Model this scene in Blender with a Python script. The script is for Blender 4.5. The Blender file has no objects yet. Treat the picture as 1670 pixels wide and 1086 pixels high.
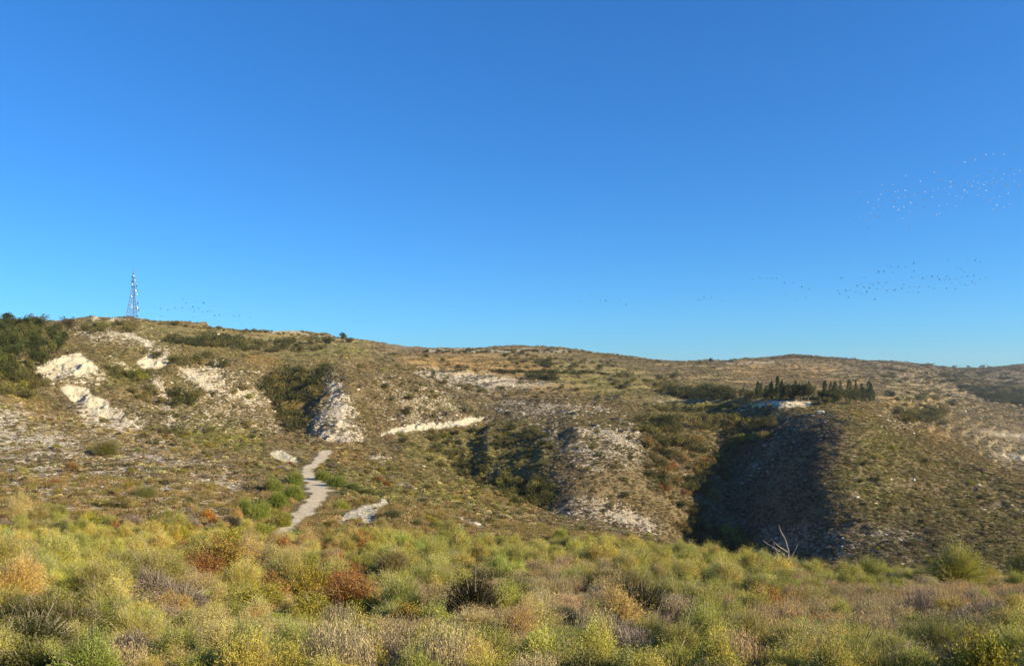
import bpy, math, random
import numpy as np
from mathutils import Vector, Matrix

# ------------------------------------------------------------------ scene, camera, light
scene = bpy.context.scene
F = 1286.0            # focal length in photo pixels (photo 1670 wide)
CX, YH = 835.0, 610.0 # principal column, horizon row
W, H = 1670.0, 1086.0
cam_d = bpy.data.cameras.new('camera')
cam = bpy.data.objects.new('camera', cam_d)
scene.collection.objects.link(cam)
cam.location = (0, 0, 0)
cam.rotation_euler = (math.radians(90), 0, 0)
cam_d.sensor_width = 36.0
cam_d.lens = 36.0 * F / W
cam_d.shift_y = (YH - H / 2) / W
cam_d.clip_start = 0.2
cam_d.clip_end = 20000
scene.camera = cam

SUN_EL, SUN_AZ = 23.0, 111.0      # elevation; azimuth clockwise from the view direction (+Y)
HAZE = 0.00007
SUN_STRENGTH = 5.0
SKY_STRENGTH = 0.074
EXPOSURE = 0.86
sd = bpy.data.lights.new('sun', 'SUN')
sd.energy = SUN_STRENGTH
sd.angle = math.radians(0.53)
sd.color = (1.0, 0.86, 0.60)
sun = bpy.data.objects.new('sun', sd)
scene.collection.objects.link(sun)
el, az = math.radians(SUN_EL), math.radians(SUN_AZ)
to_sun = Vector((math.sin(az) * math.cos(el), math.cos(az) * math.cos(el), math.sin(el)))
sun.rotation_euler = to_sun.to_track_quat('Z', 'Y').to_euler()
sun.location = to_sun * 300

world = bpy.data.worlds.new('World')
scene.world = world
world.use_nodes = True
wn = world.node_tree
wn.nodes.clear()
wo = wn.nodes.new('ShaderNodeOutputWorld')
bg = wn.nodes.new('ShaderNodeBackground')
sky = wn.nodes.new('ShaderNodeTexSky')
sky.sky_type = 'NISHITA'
sky.sun_disc = False
sky.sun_elevation = el
sky.sun_rotation = az
sky.altitude = 500
sky.air_density = 1.0
sky.dust_density = 0.1
sky.ozone_density = 2.5
hs = wn.nodes.new('ShaderNodeHueSaturation')
hs.inputs['Hue'].default_value = 0.5
hs.inputs['Saturation'].default_value = 1.2
bg.inputs['Strength'].default_value = SKY_STRENGTH
wn.links.new(sky.outputs[0], hs.inputs['Color'])
tint = wn.nodes.new('ShaderNodeMix'); tint.data_type = 'RGBA'; tint.blend_type = 'MULTIPLY'
tint.inputs[0].default_value = 1.0
tint.inputs[7].default_value = (0.42, 1.10, 1.84, 1)
gam = wn.nodes.new('ShaderNodeGamma'); gam.inputs[1].default_value = 0.80
wn.links.new(hs.outputs[0], gam.inputs[0])
wn.links.new(gam.outputs[0], tint.inputs[6])
wn.links.new(tint.outputs[2], bg.inputs[0])
wn.links.new(bg.outputs[0], wo.inputs[0])

scene.view_settings.view_transform = 'Standard'
scene.view_settings.look = 'None'
scene.view_settings.exposure = EXPOSURE
scene.view_settings.gamma = 1.0
scene.render.engine = 'CYCLES'
scene.cycles.max_bounces = 5
scene.cycles.diffuse_bounces = 3
scene.cycles.transparent_max_bounces = 4

RS = np.random.RandomState(7)
random.seed(7)
COL = scene.collection

# ------------------------------------------------------------------ helpers
def tag(o, label=None, cat=None, group=None, kind=None):
    if label: o['label'] = label
    if cat: o['category'] = cat
    if group: o['group'] = group
    if kind: o['kind'] = kind
    return o

def make_mesh(name, verts, faces, smooth=False):
    """verts (n,3), faces (m,k) with the same k for every face"""
    verts = np.asarray(verts, dtype=np.float32)
    faces = np.asarray(faces, dtype=np.int32)
    me = bpy.data.meshes.new(name)
    n, m, k = len(verts), len(faces), faces.shape[1]
    me.vertices.add(n)
    me.vertices.foreach_set('co', verts.ravel())
    me.loops.add(m * k)
    me.loops.foreach_set('vertex_index', faces.ravel())
    me.polygons.add(m)
    me.polygons.foreach_set('loop_start', np.arange(0, m * k, k, dtype=np.int32))
    me.polygons.foreach_set('loop_total', np.full(m, k, dtype=np.int32))
    me.polygons.foreach_set('use_smooth', np.full(m, smooth, dtype=bool))
    me.update(calc_edges=True)
    return me

def color_attr(me, name, rgba):
    a = me.attributes.new(name, 'FLOAT_COLOR', 'POINT')
    a.data.foreach_set('color', np.asarray(rgba, dtype=np.float32).ravel())

def float_attr(me, name, v):
    a = me.attributes.new(name, 'FLOAT', 'POINT')
    a.data.foreach_set('value', np.asarray(v, dtype=np.float32).ravel())

def link(name, me, mat=None, parent=None, loc=None):
    o = bpy.data.objects.new(name, me)
    COL.objects.link(o)
    if mat is not None and me is not None and len(me.materials) == 0:
        me.materials.append(mat)
    if parent is not None: o.parent = parent
    if loc is not None: o.location = loc
    return o

# value noise, vectorised
def _hash(ix, iy, seed):
    h = (ix.astype(np.int64) * 374761393 + iy.astype(np.int64) * 668265263 + seed * 1274126177) & 0xFFFFFFFF
    h = ((h ^ (h >> 13)) * 1274126177) & 0xFFFFFFFF
    h = h ^ (h >> 16)
    return (h & 0xFFFFFF) / float(0xFFFFFF)

def vnoise(x, y, seed=0):
    x0 = np.floor(x); y0 = np.floor(y)
    fx = x - x0; fy = y - y0
    fx = fx * fx * fx * (fx * (fx * 6 - 15) + 10); fy = fy * fy * fy * (fy * (fy * 6 - 15) + 10)
    a = _hash(x0, y0, seed); b = _hash(x0 + 1, y0, seed)
    c = _hash(x0, y0 + 1, seed); d = _hash(x0 + 1, y0 + 1, seed)
    return (a + (b - a) * fx) * (1 - fy) + (c + (d - c) * fx) * fy

def fbm(x, y, octaves=4, seed=0, ridged=False):
    s = 0.0; amp = 1.0; tot = 0.0
    for i in range(octaves):
        n = vnoise(x + 17.3 * i, y - 9.1 * i, seed + i)
        if ridged: n = 1 - np.abs(2 * n - 1)
        s = s + n * amp; tot += amp
        x, y = (x * 1.62 - y * 1.21), (x * 1.21 + y * 1.62)
        amp *= 0.5
    return s / tot

# ------------------------------------------------------------------ the shape of the land
# each line runs across the view: (photo column, photo row, distance in metres); nearest line first
L = [
 [(-400,1040,4),(835,1250,4),(2000,1250,4)],
 [(0,1095,12),(835,1100,12),(1670,1100,12)],
 [(0,965,24),(500,985,24),(800,995,22),(1150,1020,20),(1670,1045,20)],
 [(0,868,50),(300,868,52),(420,874,54),(500,885,50),(650,888,48),(800,900,50),(950,908,48),(1060,922,45),(1150,938,42),(1250,955,38),(1370,975,34),(1550,995,30),(1670,995,30)],
 [(0,760,84),(150,770,82),(300,780,80),(420,800,80),(500,815,76),(560,812,76),(650,812,80),(800,842,76),(950,874,72),(1060,896,66),(1150,914,60),(1250,935,50),(1370,952,43),(1550,972,37),(1670,976,37)],
 [(-100,600,130),(0,640,130),(60,668,128),(150,696,125),(300,715,122),(420,727,120),(500,742,124),(560,738,130),(650,757,135),(760,790,130),(830,812,122),(880,836,112),(950,852,100),(1060,880,86),(1150,902,76),(1250,926,62),(1370,942,52),(1450,950,46),(1550,962,42),(1670,968,42)],
 [(0,652,150),(150,715,150),(300,722,150),(420,738,145),(500,746,150),(560,740,155),(650,762,160),(760,800,160),(830,860,155),(950,900,130),(1060,950,130),(1150,985,125),(1250,1000,120),(1370,990,95),(1450,990,88),(1550,1000,80),(1670,1000,80)],
 [(0,628,172),(150,697,172),(230,705,172),(300,704,172),(380,700,175),(440,715,185),(480,722,200),(560,727,188),(650,728,195),(760,775,200),(830,835,178),(890,845,167),(950,850,160),(1060,872,160),(1110,885,168),(1150,897,178),(1200,905,175),(1250,905,165),(1330,925,142),(1370,925,136),(1450,930,130),(1550,938,126),(1670,940,124)],
 [(0,603,190),(80,625,190),(150,645,186),(230,650,192),(300,650,200),(390,655,215),(440,665,232),(480,668,236),(520,660,226),(560,660,222),(620,665,232),(700,690,240),(760,720,224),(830,760,197),(880,755,192),(950,765,182),(1020,765,185),(1060,775,193),(1100,790,195),(1150,795,202),(1185,800,207),(1210,800,205),(1250,795,192),(1310,790,174),(1350,784,167),(1400,796,164),(1450,808,163),(1550,825,162),(1670,845,155)],
 [(0,565,225),(80,580,215),(150,583,210),(230,588,222),(300,598,235),(390,605,250),(440,610,278),(480,606,284),(520,600,278),(560,600,270),(620,607,280),(700,630,295),(760,672,270),(830,690,237),(880,690,232),(950,688,222),(1020,688,228),(1060,692,237),(1100,692,242),(1150,692,249),(1200,688,260),(1225,686,256),(1255,684,234),(1310,676,222),(1370,676,210),(1420,682,208),(1480,702,212),(1550,728,216),(1670,784,186)],
 [(0,548,280),(150,552,280),(300,566,300),(440,578,360),(560,586,360),(650,600,370),(800,640,380),(950,652,370),(1060,660,370),(1150,664,370),(1250,654,264),(1310,656,250),(1370,664,250),(1420,668,258),(1480,694,260),(1550,722,262),(1670,790,235)],
 [(0,540,330),(150,538,340),(300,553,360),(440,562,420),(560,572,430),(650,586,450),(800,605,450),(950,622,450),(1060,636,440),(1150,648,430),(1250,646,335),(1310,646,330),(1370,649,335),(1420,672,360),(1480,705,350),(1550,735,350),(1670,790,350)],
 [(0,532,400),(150,527,390),(300,540,420),(440,549,480),(560,560,520),(650,575,560),(800,588,580),(950,600,600),(1060,612,600),(1150,622,580),(1250,632,580),(1370,638,600),(1450,652,560),(1520,668,600),(1600,690,600),(1670,715,600)],
 [(-200,530,460),(0,526,460),(110,530,440),(145,521,430),(200,520,430),(260,524,440),(330,530,460),(400,538,490),(480,543,520),(540,549,560),(600,560,620),(660,569,700),(760,568,760),(850,565,800),(920,568,850),(960,574,900),(1000,579,940),(1080,588,1000),(1180,591,1100),(1215,585,1200),(1250,581,1300),(1290,578,1350),(1380,585,1400),(1470,592,1600),(1560,600,1900),(1600,601,2000),(1640,598,2000),(1670,595,2000),(1900,592,2000)],
]
XN = np.linspace(-3200, 4870, 1615)           # columns of the table, 5 photo pixels apart
def gsm(a, s):
    k = np.arange(-int(3*s)-1, int(3*s)+2); w = np.exp(-k*k/(2.0*s*s)); w /= w.sum()
    return np.convolve(np.pad(a, len(k)//2, mode='edge'), w, mode='valid')
PY, PZ = [], []
for i, line in enumerate(L):
    a = np.array(line, float)
    o = np.argsort(a[:, 0]); a = a[o]
    yy = np.interp(XN, a[:, 0], a[:, 1]); YY = np.interp(XN, a[:, 0], a[:, 2])
    s = 1.2 if i == len(L)-1 else 4.0
    yy = gsm(yy, s); YY = gsm(YY, s)
    PY.append(YY); PZ.append((YH - yy) / F * YY)
yl, zl = PY[-1], PZ[-1]
PY.append(yl * 1.25); PZ.append(zl - 22)
PY.append(yl * 1.9); PZ.append(zl * 0.4 - 45)
PY.append(np.full_like(yl, 9000.0)); PZ.append(np.full_like(yl, -60.0))
PY = np.array(PY); PZ = np.array(PZ)
for i in range(1, len(PY)):
    PY[i] = np.maximum(PY[i], PY[i-1] * 1.01 + 0.5)

def pchip_table(XK, YK, q):
    """per-column monotone cubic; XK,YK (k,n) knots, q (m,) query -> (n,m)"""
    k, n = XK.shape
    h = XK[1:] - XK[:-1]; d = (YK[1:] - YK[:-1]) / h
    mS = np.zeros_like(YK)
    w1 = 2*h[1:] + h[:-1]; w2 = h[1:] + 2*h[:-1]
    prod = d[1:] * d[:-1]
    with np.errstate(divide='ignore', invalid='ignore'):
        hm = (w1 + w2) / (w1 / d[:-1] + w2 / d[1:])
    mS[1:-1] = np.where(prod > 0, hm, 0.0)
    mS[0] = d[0]; mS[-1] = d[-1]
    out = np.empty((n, len(q)))
    for c in range(n):
        idx = np.clip(np.searchsorted(XK[:, c], q) - 1, 0, k-2)
        x0 = XK[idx, c]; hh = h[idx, c]; t = np.clip((q - x0) / hh, 0, 1)
        t2 = t*t; t3 = t2*t
        out[c] = (2*t3-3*t2+1)*YK[idx, c] + (t3-2*t2+t)*hh*mS[idx, c] + (-2*t3+3*t2)*YK[idx+1, c] + (t3-t2)*hh*mS[idx+1, c]
    return out
LQ = np.linspace(math.log(4), math.log(9000), 900)
TAB = pchip_table(PY, PZ, np.exp(LQ))
# soften joints a little along the distance
for _ in range(2):
    TAB[:, 1:-1] = 0.25*TAB[:, :-2] + 0.5*TAB[:, 1:-1] + 0.25*TAB[:, 2:]

def height_base(X, Y):
    X = np.asarray(X, float); Y = np.asarray(Y, float)
    Yc = np.maximum(Y, 4.0)
    u = CX + F * X / np.maximum(Yc, 6.0)
    ci = np.clip((u - XN[0]) / 5.0, 0, len(XN) - 1.001)
    ri = np.clip((np.log(Yc) - LQ[0]) / (LQ[1] - LQ[0]), 0, len(LQ) - 1.001)
    c0 = ci.astype(int); r0 = ri.astype(int); fc = ci - c0; fr = ri - r0
    return (TAB[c0, r0]*(1-fc)*(1-fr) + TAB[c0+1, r0]*fc*(1-fr) + TAB[c0, r0+1]*(1-fc)*fr + TAB[c0+1, r0+1]*fc*fr)

# path centreline in photo pixels, with width in metres
PATH_PX = [(440,892,1.2),(455,872,1.6),(484,848,2.0),(508,824,3.1),(521,806,3.5),(515,790,2.9),(500,774,2.0),(501,765,2.0),(519,754,2.2),(527,743,2.6),(533,735,2.3),(548,731,2.0),(562,731,1.6)]

def relief(X, Y):
    D = np.hypot(X, Y)
    near = np.clip((D - 8) / 40, 0, 1); mid = np.clip((D - 60) / 110, 0, 1)
    far = np.clip((D - 450) / 500, 0, 1)
    calm = 1 - .55*np.clip((X + 12)/12, 0, 1) * np.clip((320 - D)/60, 0, 1)
    h = (fbm(X/34, Y/34, 4, 11, True) - 0.55) * 5.0 * mid * (1 - 0.6*far) * calm
    h = h + (fbm(X/9, Y/9, 4, 23) - 0.5) * 1.9 * (0.25*near + 0.75*mid)
    h = h + (fbm(X/2.2, Y/2.2, 3, 31) - 0.5) * 0.5 * near
    # erosion runnels down the steep faces of the middle distance
    wx = X + 10*(fbm(X/30, Y/30, 2, 41) - .5)
    band = np.clip((D - 150)/30, 0, 1) * np.clip((330 - D)/60, 0, 1)
    band = band * (1 - .35*np.clip((X + 12)/12, 0, 1) - .4*np.clip((X - 38)/12, 0, 1)) * .75
    h = h - np.abs(vnoise(wx/5.5, Y/40, 51) - 0.5) * 2.6 * band
    h = h - np.abs(vnoise(wx/13, Y/70, 52) - 0.5) * 5.0 * band
    h = h + (fbm(X/3.2, Y/3.2, 3, 55, True) - 0.5) * 1.3 * band
    zb = height_base(X, Y); sv = (zb + 5*(fbm(X/70, Y/70, 2, 63) - .5)) / 3.2; fr = sv - np.floor(sv)
    st = np.clip((fr - .72)/.22, 0, 1); st = st*st*(3 - 2*st)
    h = h + (st - fr) * 3.2 * .75 * np.clip((D - 360)/40, 0, 1) * np.clip((1500 - D)/300, 0, 1) * np.clip((fbm(X/90, Y/60, 2, 65) - .36)*6, 0, 1)
    h = h + (fbm(X/120, Y/120, 3, 61) - 0.5) * 10 * far
    return h

def height_rough(X, Y):
    return height_base(X, Y) + relief(X, Y)

# visible-surface lookup on the smooth+rough land: photo pixel -> point
VQ = np.exp(np.linspace(math.log(9), math.log(2600), 2600))
_vcache = {}
def column(px):
    key = int(round(px / 1.0))
    if key not in _vcache:
        X = (key - CX) / F * VQ
        z = height(X, VQ)
        row = YH - F * z / VQ
        _vcache[key] = (z, row, np.minimum.accumulate(row))
    return _vcache[key]
def at(px, py):
    z, row, rm = column(px)
    i = int(np.searchsorted(-rm, -py))
    i = min(max(i, 1), len(VQ) - 1)
    Y = VQ[i]
    return Vector(((px - CX) / F * Y, Y, float(height(np.array([(px - CX) / F * Y]), np.array([Y]))[0])))

# the path is levelled into the slope
height = height_rough
_pp = [(at(x, y), w) for x, y, w in PATH_PX]
_vcache.clear()
PATH_C = []
for i in range(len(_pp) - 1):
    (a, wa), (b, wb) = _pp[i], _pp[i+1]
    n = 14
    for k in range(n):
        t = k / n
        PATH_C.append((a.x+(b.x-a.x)*t, a.y+(b.y-a.y)*t, a.z+(b.z-a.z)*t, wa+(wb-wa)*t))
PATH_C = np.array(PATH_C)
def _smooth_cols(a, n):
    for _ in range(n):
        a[1:-1] = 0.25*a[:-2] + 0.5*a[1:-1] + 0.25*a[2:]
    return a
PATH_C = _smooth_cols(PATH_C, 14)
def path_near(X, Y):
    """distance to path / half width, and path height"""
    shp = X.shape; Xf = X.ravel(); Yf = Y.ravel()
    best = np.full(Xf.shape, 1e9); pz = np.zeros(Xf.shape)
    m = np.where((Yf > 35) & (Yf < 170) & (Xf > -60) & (Xf < 10))[0]
    if len(m):
        bx = best[m]; bz = pz[m]; xs = Xf[m]; ys = Yf[m]
        for cx, cy, cz, w in PATH_C[::2]:
            d = np.hypot(xs - cx, ys - cy) / (w * 0.5)
            k = d < bx
            bx = np.where(k, d, bx); bz = np.where(k, cz, bz)
        best[m] = bx; pz[m] = bz
    return best.reshape(shp), pz.reshape(shp)
def height(X, Y):
    X = np.asarray(X, float); Y = np.asarray(Y, float)
    h = height_rough(X, Y)
    d, pz = path_near(X, Y)
    t = np.clip((2.1 - d) / 0.9, 0, 1); t = t*t*(3-2*t)
    if 'MAPS_READY' in globals():      # chalk faces are ragged
        px = CX + F*X/np.maximum(Y, 6); py = YH - F*h/np.maximum(Y, 6)
        b = np.clip(sample(BRIGHT_WIDE, px, py)*1.3, 0, 1) * (Y > 60) * np.clip(Y/160, .3, 1)
        h = h + b*((fbm(X/3.0, Y/3.0, 3, 201, True) - .62)*2.4 + (vnoise(X/.9, Y/.9, 207) - .5)*.5)
    return h*(1-t) + pz*t
_vcache.clear()

# ------------------------------------------------------------------ what covers the land (maps of ground cover, laid on the slope; GREY also deepens the ravine's shade)
MW, MH = 835, 543
def blank(): return np.zeros((MH, MW), np.float32)
def poly(m, pts, v, op='max'):
    p = np.array(pts, float) / 2.0
    x0 = max(int(p[:, 0].min()) - 1, 0); x1 = min(int(p[:, 0].max()) + 2, MW)
    y0 = max(int(p[:, 1].min()) - 1, 0); y1 = min(int(p[:, 1].max()) + 2, MH)
    if x1 <= x0 or y1 <= y0: return
    gx, gy = np.meshgrid(np.arange(x0, x1) + .5, np.arange(y0, y1) + .5)
    ins = np.zeros(gx.shape, bool)
    n = len(p)
    for i in range(n):
        ax, ay = p[i]; bx, by = p[(i+1) % n]
        if ay == by: continue
        c = ((ay > gy) != (by > gy)) & (gx < (bx-ax)*(gy-ay)/(by-ay) + ax)
        ins ^= c
    sub = m[y0:y1, x0:x1]
    if op == 'max': sub[ins] = np.maximum(sub[ins], v)
    else: sub[ins] = v
def blur(m, s):
    k = np.arange(-int(3*s)-1, int(3*s)+2); w = np.exp(-k*k/(2.0*s*s)); w /= w.sum(); r = len(k)//2
    mp = np.pad(m, ((r, r), (0, 0)), mode='edge'); out = np.zeros_like(m)
    for i, wi in enumerate(w): out += wi * mp[i:i+m.shape[0]]
    mp = np.pad(out, ((0, 0), (r, r)), mode='edge'); o2 = np.zeros_like(m)
    for i, wi in enumerate(w): o2 += wi * mp[:, i:i+m.shape[1]]
    return o2
BRIGHT = blank(); ROCK = blank(); GREEN = blank(); ORANGE = blank(); GREY = blank()
for pts, v in [
 ([(45,622),(62,600),(80,588),(105,580),(130,578),(150,590),(163,602),(140,612),(110,611),(85,620),(70,614)], 1.0),
 ([(222,592),(245,575),(270,577),(282,588),(262,601),(240,603)], 1.0),
 ([(105,644),(150,644),(178,655),(176,672),(166,692),(155,676),(150,662),(120,655)], .95),
 ([(96,634),(110,626),(152,634),(148,644),(105,644)], .75),
 ([(433,738),(460,736),(492,750),(484,758),(455,751)], 1.0),
 ([(546,855),(566,834),(582,832),(592,826),(612,821),(628,812),(637,819),(616,838),(608,854),(594,857),(588,842),(574,850),(554,860)], 1.0), ([(740,840),(780,850),(800,866),(770,862)], .5),
 ([(568,872),(576,862),(588,872)], .9),
 ([(616,712),(640,700),(680,691),(740,686),(786,678),(800,684),(776,692),(720,700),(690,702),(650,710)], .85),
 ([(1590,698),(1625,703),(1670,706),(1670,718),(1625,714),(1600,706)], .55),
 ([(1612,736),(1670,742),(1670,752),(1640,750)], .65),
 ([(550,590),(585,594),(588,600),(556,598)], .6), ([(700,577),(930,576),(935,580),(705,581)], .45), ([(1180,594),(1262,590),(1262,594),(1182,598)], .45), ([(1060,653),(1110,650),(1112,653),(1064,657)], .6),
 ([(1225,663),(1270,653),(1300,651),(1328,656),(1320,665),(1270,669)], .7),
 ([(160,540),(215,543),(245,560),(258,572),(240,566),(220,552)], .75), ([(375,560),(392,560),(394,570),(380,570)], .7), ([(330,590),(352,584),(368,590),(350,600),(332,598)], .6), ([(290,604),(315,600),(345,625),(365,650),(350,650),(320,625)], .45), ([(252,618),(262,622),(280,652),(286,690),(274,684),(268,650)], .6), ([(40,668),(58,676),(60,682),(35,676)], .6), ([(60,715),(100,722),(110,732),(70,728)], .5), ([(385,632),(402,640),(420,650),(410,662),(392,650)], .55), ([(520,700),(560,715),(600,716),(596,723),(530,722)], .55), ([(535,625),(548,622),(556,660),(566,700),(552,698),(540,660)], .42),
 ([(596,744),(622,740),(636,752),(606,754)], .55), ([(664,755),(696,760),(694,766),(670,762)], .5), ([(640,788),(690,796),(700,802),(650,796)], .45), ([(722,836),(760,846),(790,862),(776,862),(730,846)], .4),
 ([(930,700),(1000,700),(1040,716),(1050,735),(1020,728),(960,712)], .35), ([(980,836),(1040,842),(1080,858),(1060,862),(1000,850)], .45),
 ([(280,668),(285,680),(290,692),(275,690)], .5),
 ([(1060,655),(1120,650),(1130,655),(1075,660)], .5),
 ([(950,585),(985,588),(975,600),(955,598)], .4),
 ([(610,560),(690,566),(700,572),(640,574)], .45),
 ([(380,560),(392,562),(390,568)], .7),
 ([(590,825),(700,830),(760,860),(700,850)], .0),
]: poly(BRIGHT, pts, v)
for pts, v in [
 ([(496,600),(545,598),(570,640),(592,690),(602,724),(498,722),(505,690),(532,640)], .62),
 ([(285,600),(340,592),(360,610),(402,655),(375,655),(325,632)], .62),
 ([(100,538),(160,533),(235,545),(300,575),(300,590),(240,572),(150,560)], .62),
 ([(30,640),(60,600),(170,600),(190,620),(150,630),(90,628)], .6),
 ([(170,570),(215,600),(225,618),(180,600)], .6),
 ([(95,650),(160,650),(235,690),(225,702),(160,698)], .75),
 ([(240,610),(270,615),(290,660),(280,700),(262,660)], .55),
 ([(480,600),(540,600),(530,612),(490,625)], .6),
 ([(380,620),(420,640),(425,670),(390,650)], .6),
 ([(330,590),(385,585),(375,600),(340,605)], .5),
 ([(640,596),(760,604),(900,622),(925,632),(800,638),(700,620)], .6),
 ([(820,650),(900,652),(1020,662),(1010,680),(830,684),(790,665)], .55),
 ([(860,690),(1060,690),(1070,720),(1050,765),(960,775),(880,720)], .5),
 ([(900,815),(960,805),(1040,830),(1105,862),(1060,875),(950,855),(890,838)], .52),
 ([(1265,668),(1380,670),(1330,705),(1250,790),(1190,810),(1230,730)], .3),  # pale rock thinned so the ravine face takes a darker, shaded colour
 ([(1220,850),(1520,862),(1490,935),(1340,940),(1260,905)], .42),
 ([(1415,668),(1480,688),(1510,706),(1465,702)], .85),
 ([(0,658),(60,688),(145,722),(145,748),(70,752),(0,745)], .55),
 ([(185,742),(300,742),(295,762),(200,772)], .5),
 ([(295,765),(385,780),(375,825),(315,812)], .48),
 ([(0,750),(400,765),(380,855),(0,840)], .5),
 ([(0,770),(90,780),(80,815),(0,815)], .42),
 ([(640,640),(750,640),(765,682),(660,690)], .45),
 ([(592,740),(632,738),(640,756),(605,756)], .6),
 ([(655,752),(700,758),(692,768)], .6),
 ([(760,790),(870,800),(900,840),(800,800)], .3),
 ([(620,785),(700,795),(720,805),(640,800)], .45),
 ([(720,830),(800,850),(830,880),(760,870)], .42),
 ([(620,860),(720,862),(720,885),(600,880)], .5),
 ([(940,870),(1060,890),(1100,910),(980,900)], .35),
 ([(1370,780),(1670,780),(1670,860),(1400,860)], .18),
 ([(230,690),(420,700),(430,730),(250,715)], .25),
 ([(0,640),(60,665),(240,705),(400,760),(300,780),(0,760)], .38),
 ([(290,600),(430,600),(470,715),(290,700)], .38),
 ([(90,690),(290,640),(300,700),(240,705)], .4),
 ([(600,600),(800,640),(800,700),(600,700)], .3),
 ([(400,650),(470,715),(380,700),(300,640)], .45),
 ([(1560,690),(1670,695),(1670,770),(1620,760)], .36),
 ([(700,560),(930,562),(935,578),(700,580)], .35),
 ([(1420,600),(1670,605),(1670,690),(1430,660)], .3),
 ([(1000,585),(1420,588),(1400,625),(1000,610)], .22),
 ([(930,575),(1000,580),(1090,600),(990,605)], .25),
]: poly(ROCK, pts, v)
for pts, v in [
 ([(150,522),(300,528),(440,545),(600,562),(600,585),(500,585),(280,565),(150,535)], .55),
 ([(480,552),(600,565),(605,582),(500,580)], .9),
 ([(1060,650),(1210,652),(1200,676),(1070,672)], .85),
 ([(290,690),(430,705),(430,740),(280,722)], .8),
 ([(170,600),(240,605),(245,618),(190,625)], .9),
 ([(0,855),(1670,960),(1670,1086),(0,1086)], .6),
 ([(400,760),(830,800),(840,830),(560,820)], .55),
 ([(700,700),(830,700),(900,700),(890,790),(820,800),(650,740)], .55),
 ([(830,580),(1000,590),(1000,625),(860,625)], .5),
 ([(1000,600),(1170,640),(1000,650),(900,640)], .5),
 ([(1440,645),(1530,650),(1540,668),(1450,664)], .8),
 ([(1380,680),(1480,720),(1450,900),(1390,800)], .35), ([(960,612),(1050,614),(1050,620),(970,619)], .9), ([(1000,628),(1090,632),(1090,637),(1010,634)], .8), ([(900,618),(980,622),(980,628),(900,625)], .6), ([(1180,655),(1250,656),(1240,662),(1180,661)], .8), ([(1440,652),(1530,660),(1530,665),(1440,658)], .8),
 ([(0,600),(60,640),(30,650),(0,640)], .6),
 ([(80,690),(180,690),(190,705),(100,690)], .7),
]: poly(GREEN, pts, v)
for pts, v in [
 ([(640,588),(760,588),(900,598),(905,612),(760,606),(660,600)], .8),
 ([(400,582),(450,585),(460,596),(405,594)], .95),
 ([(560,586),(600,590),(620,600),(560,598)], .5),
 ([(790,640),(930,640),(925,648),(800,650)], .45),
 ([(0,625),(80,670),(240,705),(240,715),(60,690),(0,655)], .5),
 ([(1430,652),(1530,655),(1535,664),(1440,662)], .85),
 ([(1480,698),(1530,700),(1560,720),(1530,715)], .7),
 ([(1360,670),(1430,675),(1440,684),(1370,680)], .5),
 ([(540,730),(600,735),(600,760),(545,755)], .5),
 ([(1180,590),(1400,590),(1330,620),(1200,615)], .4),
 ([(700,580),(900,582),(900,590),(700,588)], .45), ([(860,632),(960,636),(960,641),(860,639)], .8), ([(1120,650),(1230,652),(1230,657),(1120,655)], .9), ([(1320,625),(1440,622),(1440,634),(1330,636)], .5),
 ([(680,790),(860,805),(900,840),(760,820)], .35),
]: poly(ORANGE, pts, v)
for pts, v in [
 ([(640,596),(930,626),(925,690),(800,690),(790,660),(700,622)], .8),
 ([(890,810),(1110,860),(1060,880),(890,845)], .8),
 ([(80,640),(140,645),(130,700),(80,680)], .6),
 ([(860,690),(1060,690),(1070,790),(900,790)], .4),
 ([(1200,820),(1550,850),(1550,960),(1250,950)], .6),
 ([(1220,680),(1380,680),(1350,800),(1260,900),(1150,870)], 1.0),  # ravine face: shade deepened by a darker scrub and stone colour
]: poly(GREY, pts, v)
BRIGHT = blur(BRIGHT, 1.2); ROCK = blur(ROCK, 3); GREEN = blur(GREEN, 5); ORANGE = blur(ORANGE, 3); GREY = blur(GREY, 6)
BRIGHT_WIDE = blur(BRIGHT, 2.5)
def sample(m, px, py):
    ix = np.clip(px / 2, 0, MW-1.001); iy = np.clip(py / 2, 0, MH-1.001)
    x0 = ix.astype(int); y0 = iy.astype(int); fx = ix-x0; fy = iy-y0
    return (m[y0, x0]*(1-fx)*(1-fy) + m[y0, x0+1]*fx*(1-fy) + m[y0+1, x0]*(1-fx)*fy + m[y0+1, x0+1]*fx*fy)
MAPS_READY = True; _vcache.clear()
def cover(X, Y, Z):
    px = CX + F*X/np.maximum(Y, 3); py = YH - F*Z/np.maximum(Y, 3)
    wx = (fbm(X/4, Y/4, 3, 71) - .5) * 12; wy = (fbm(X/4, Y/4, 3, 77) - .5) * 8
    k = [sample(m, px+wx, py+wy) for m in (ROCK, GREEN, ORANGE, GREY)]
    b = sample(BRIGHT, px+wx*.9, py+wy*.7)
    return k[0], k[1], k[2], k[3], b, px, py

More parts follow.
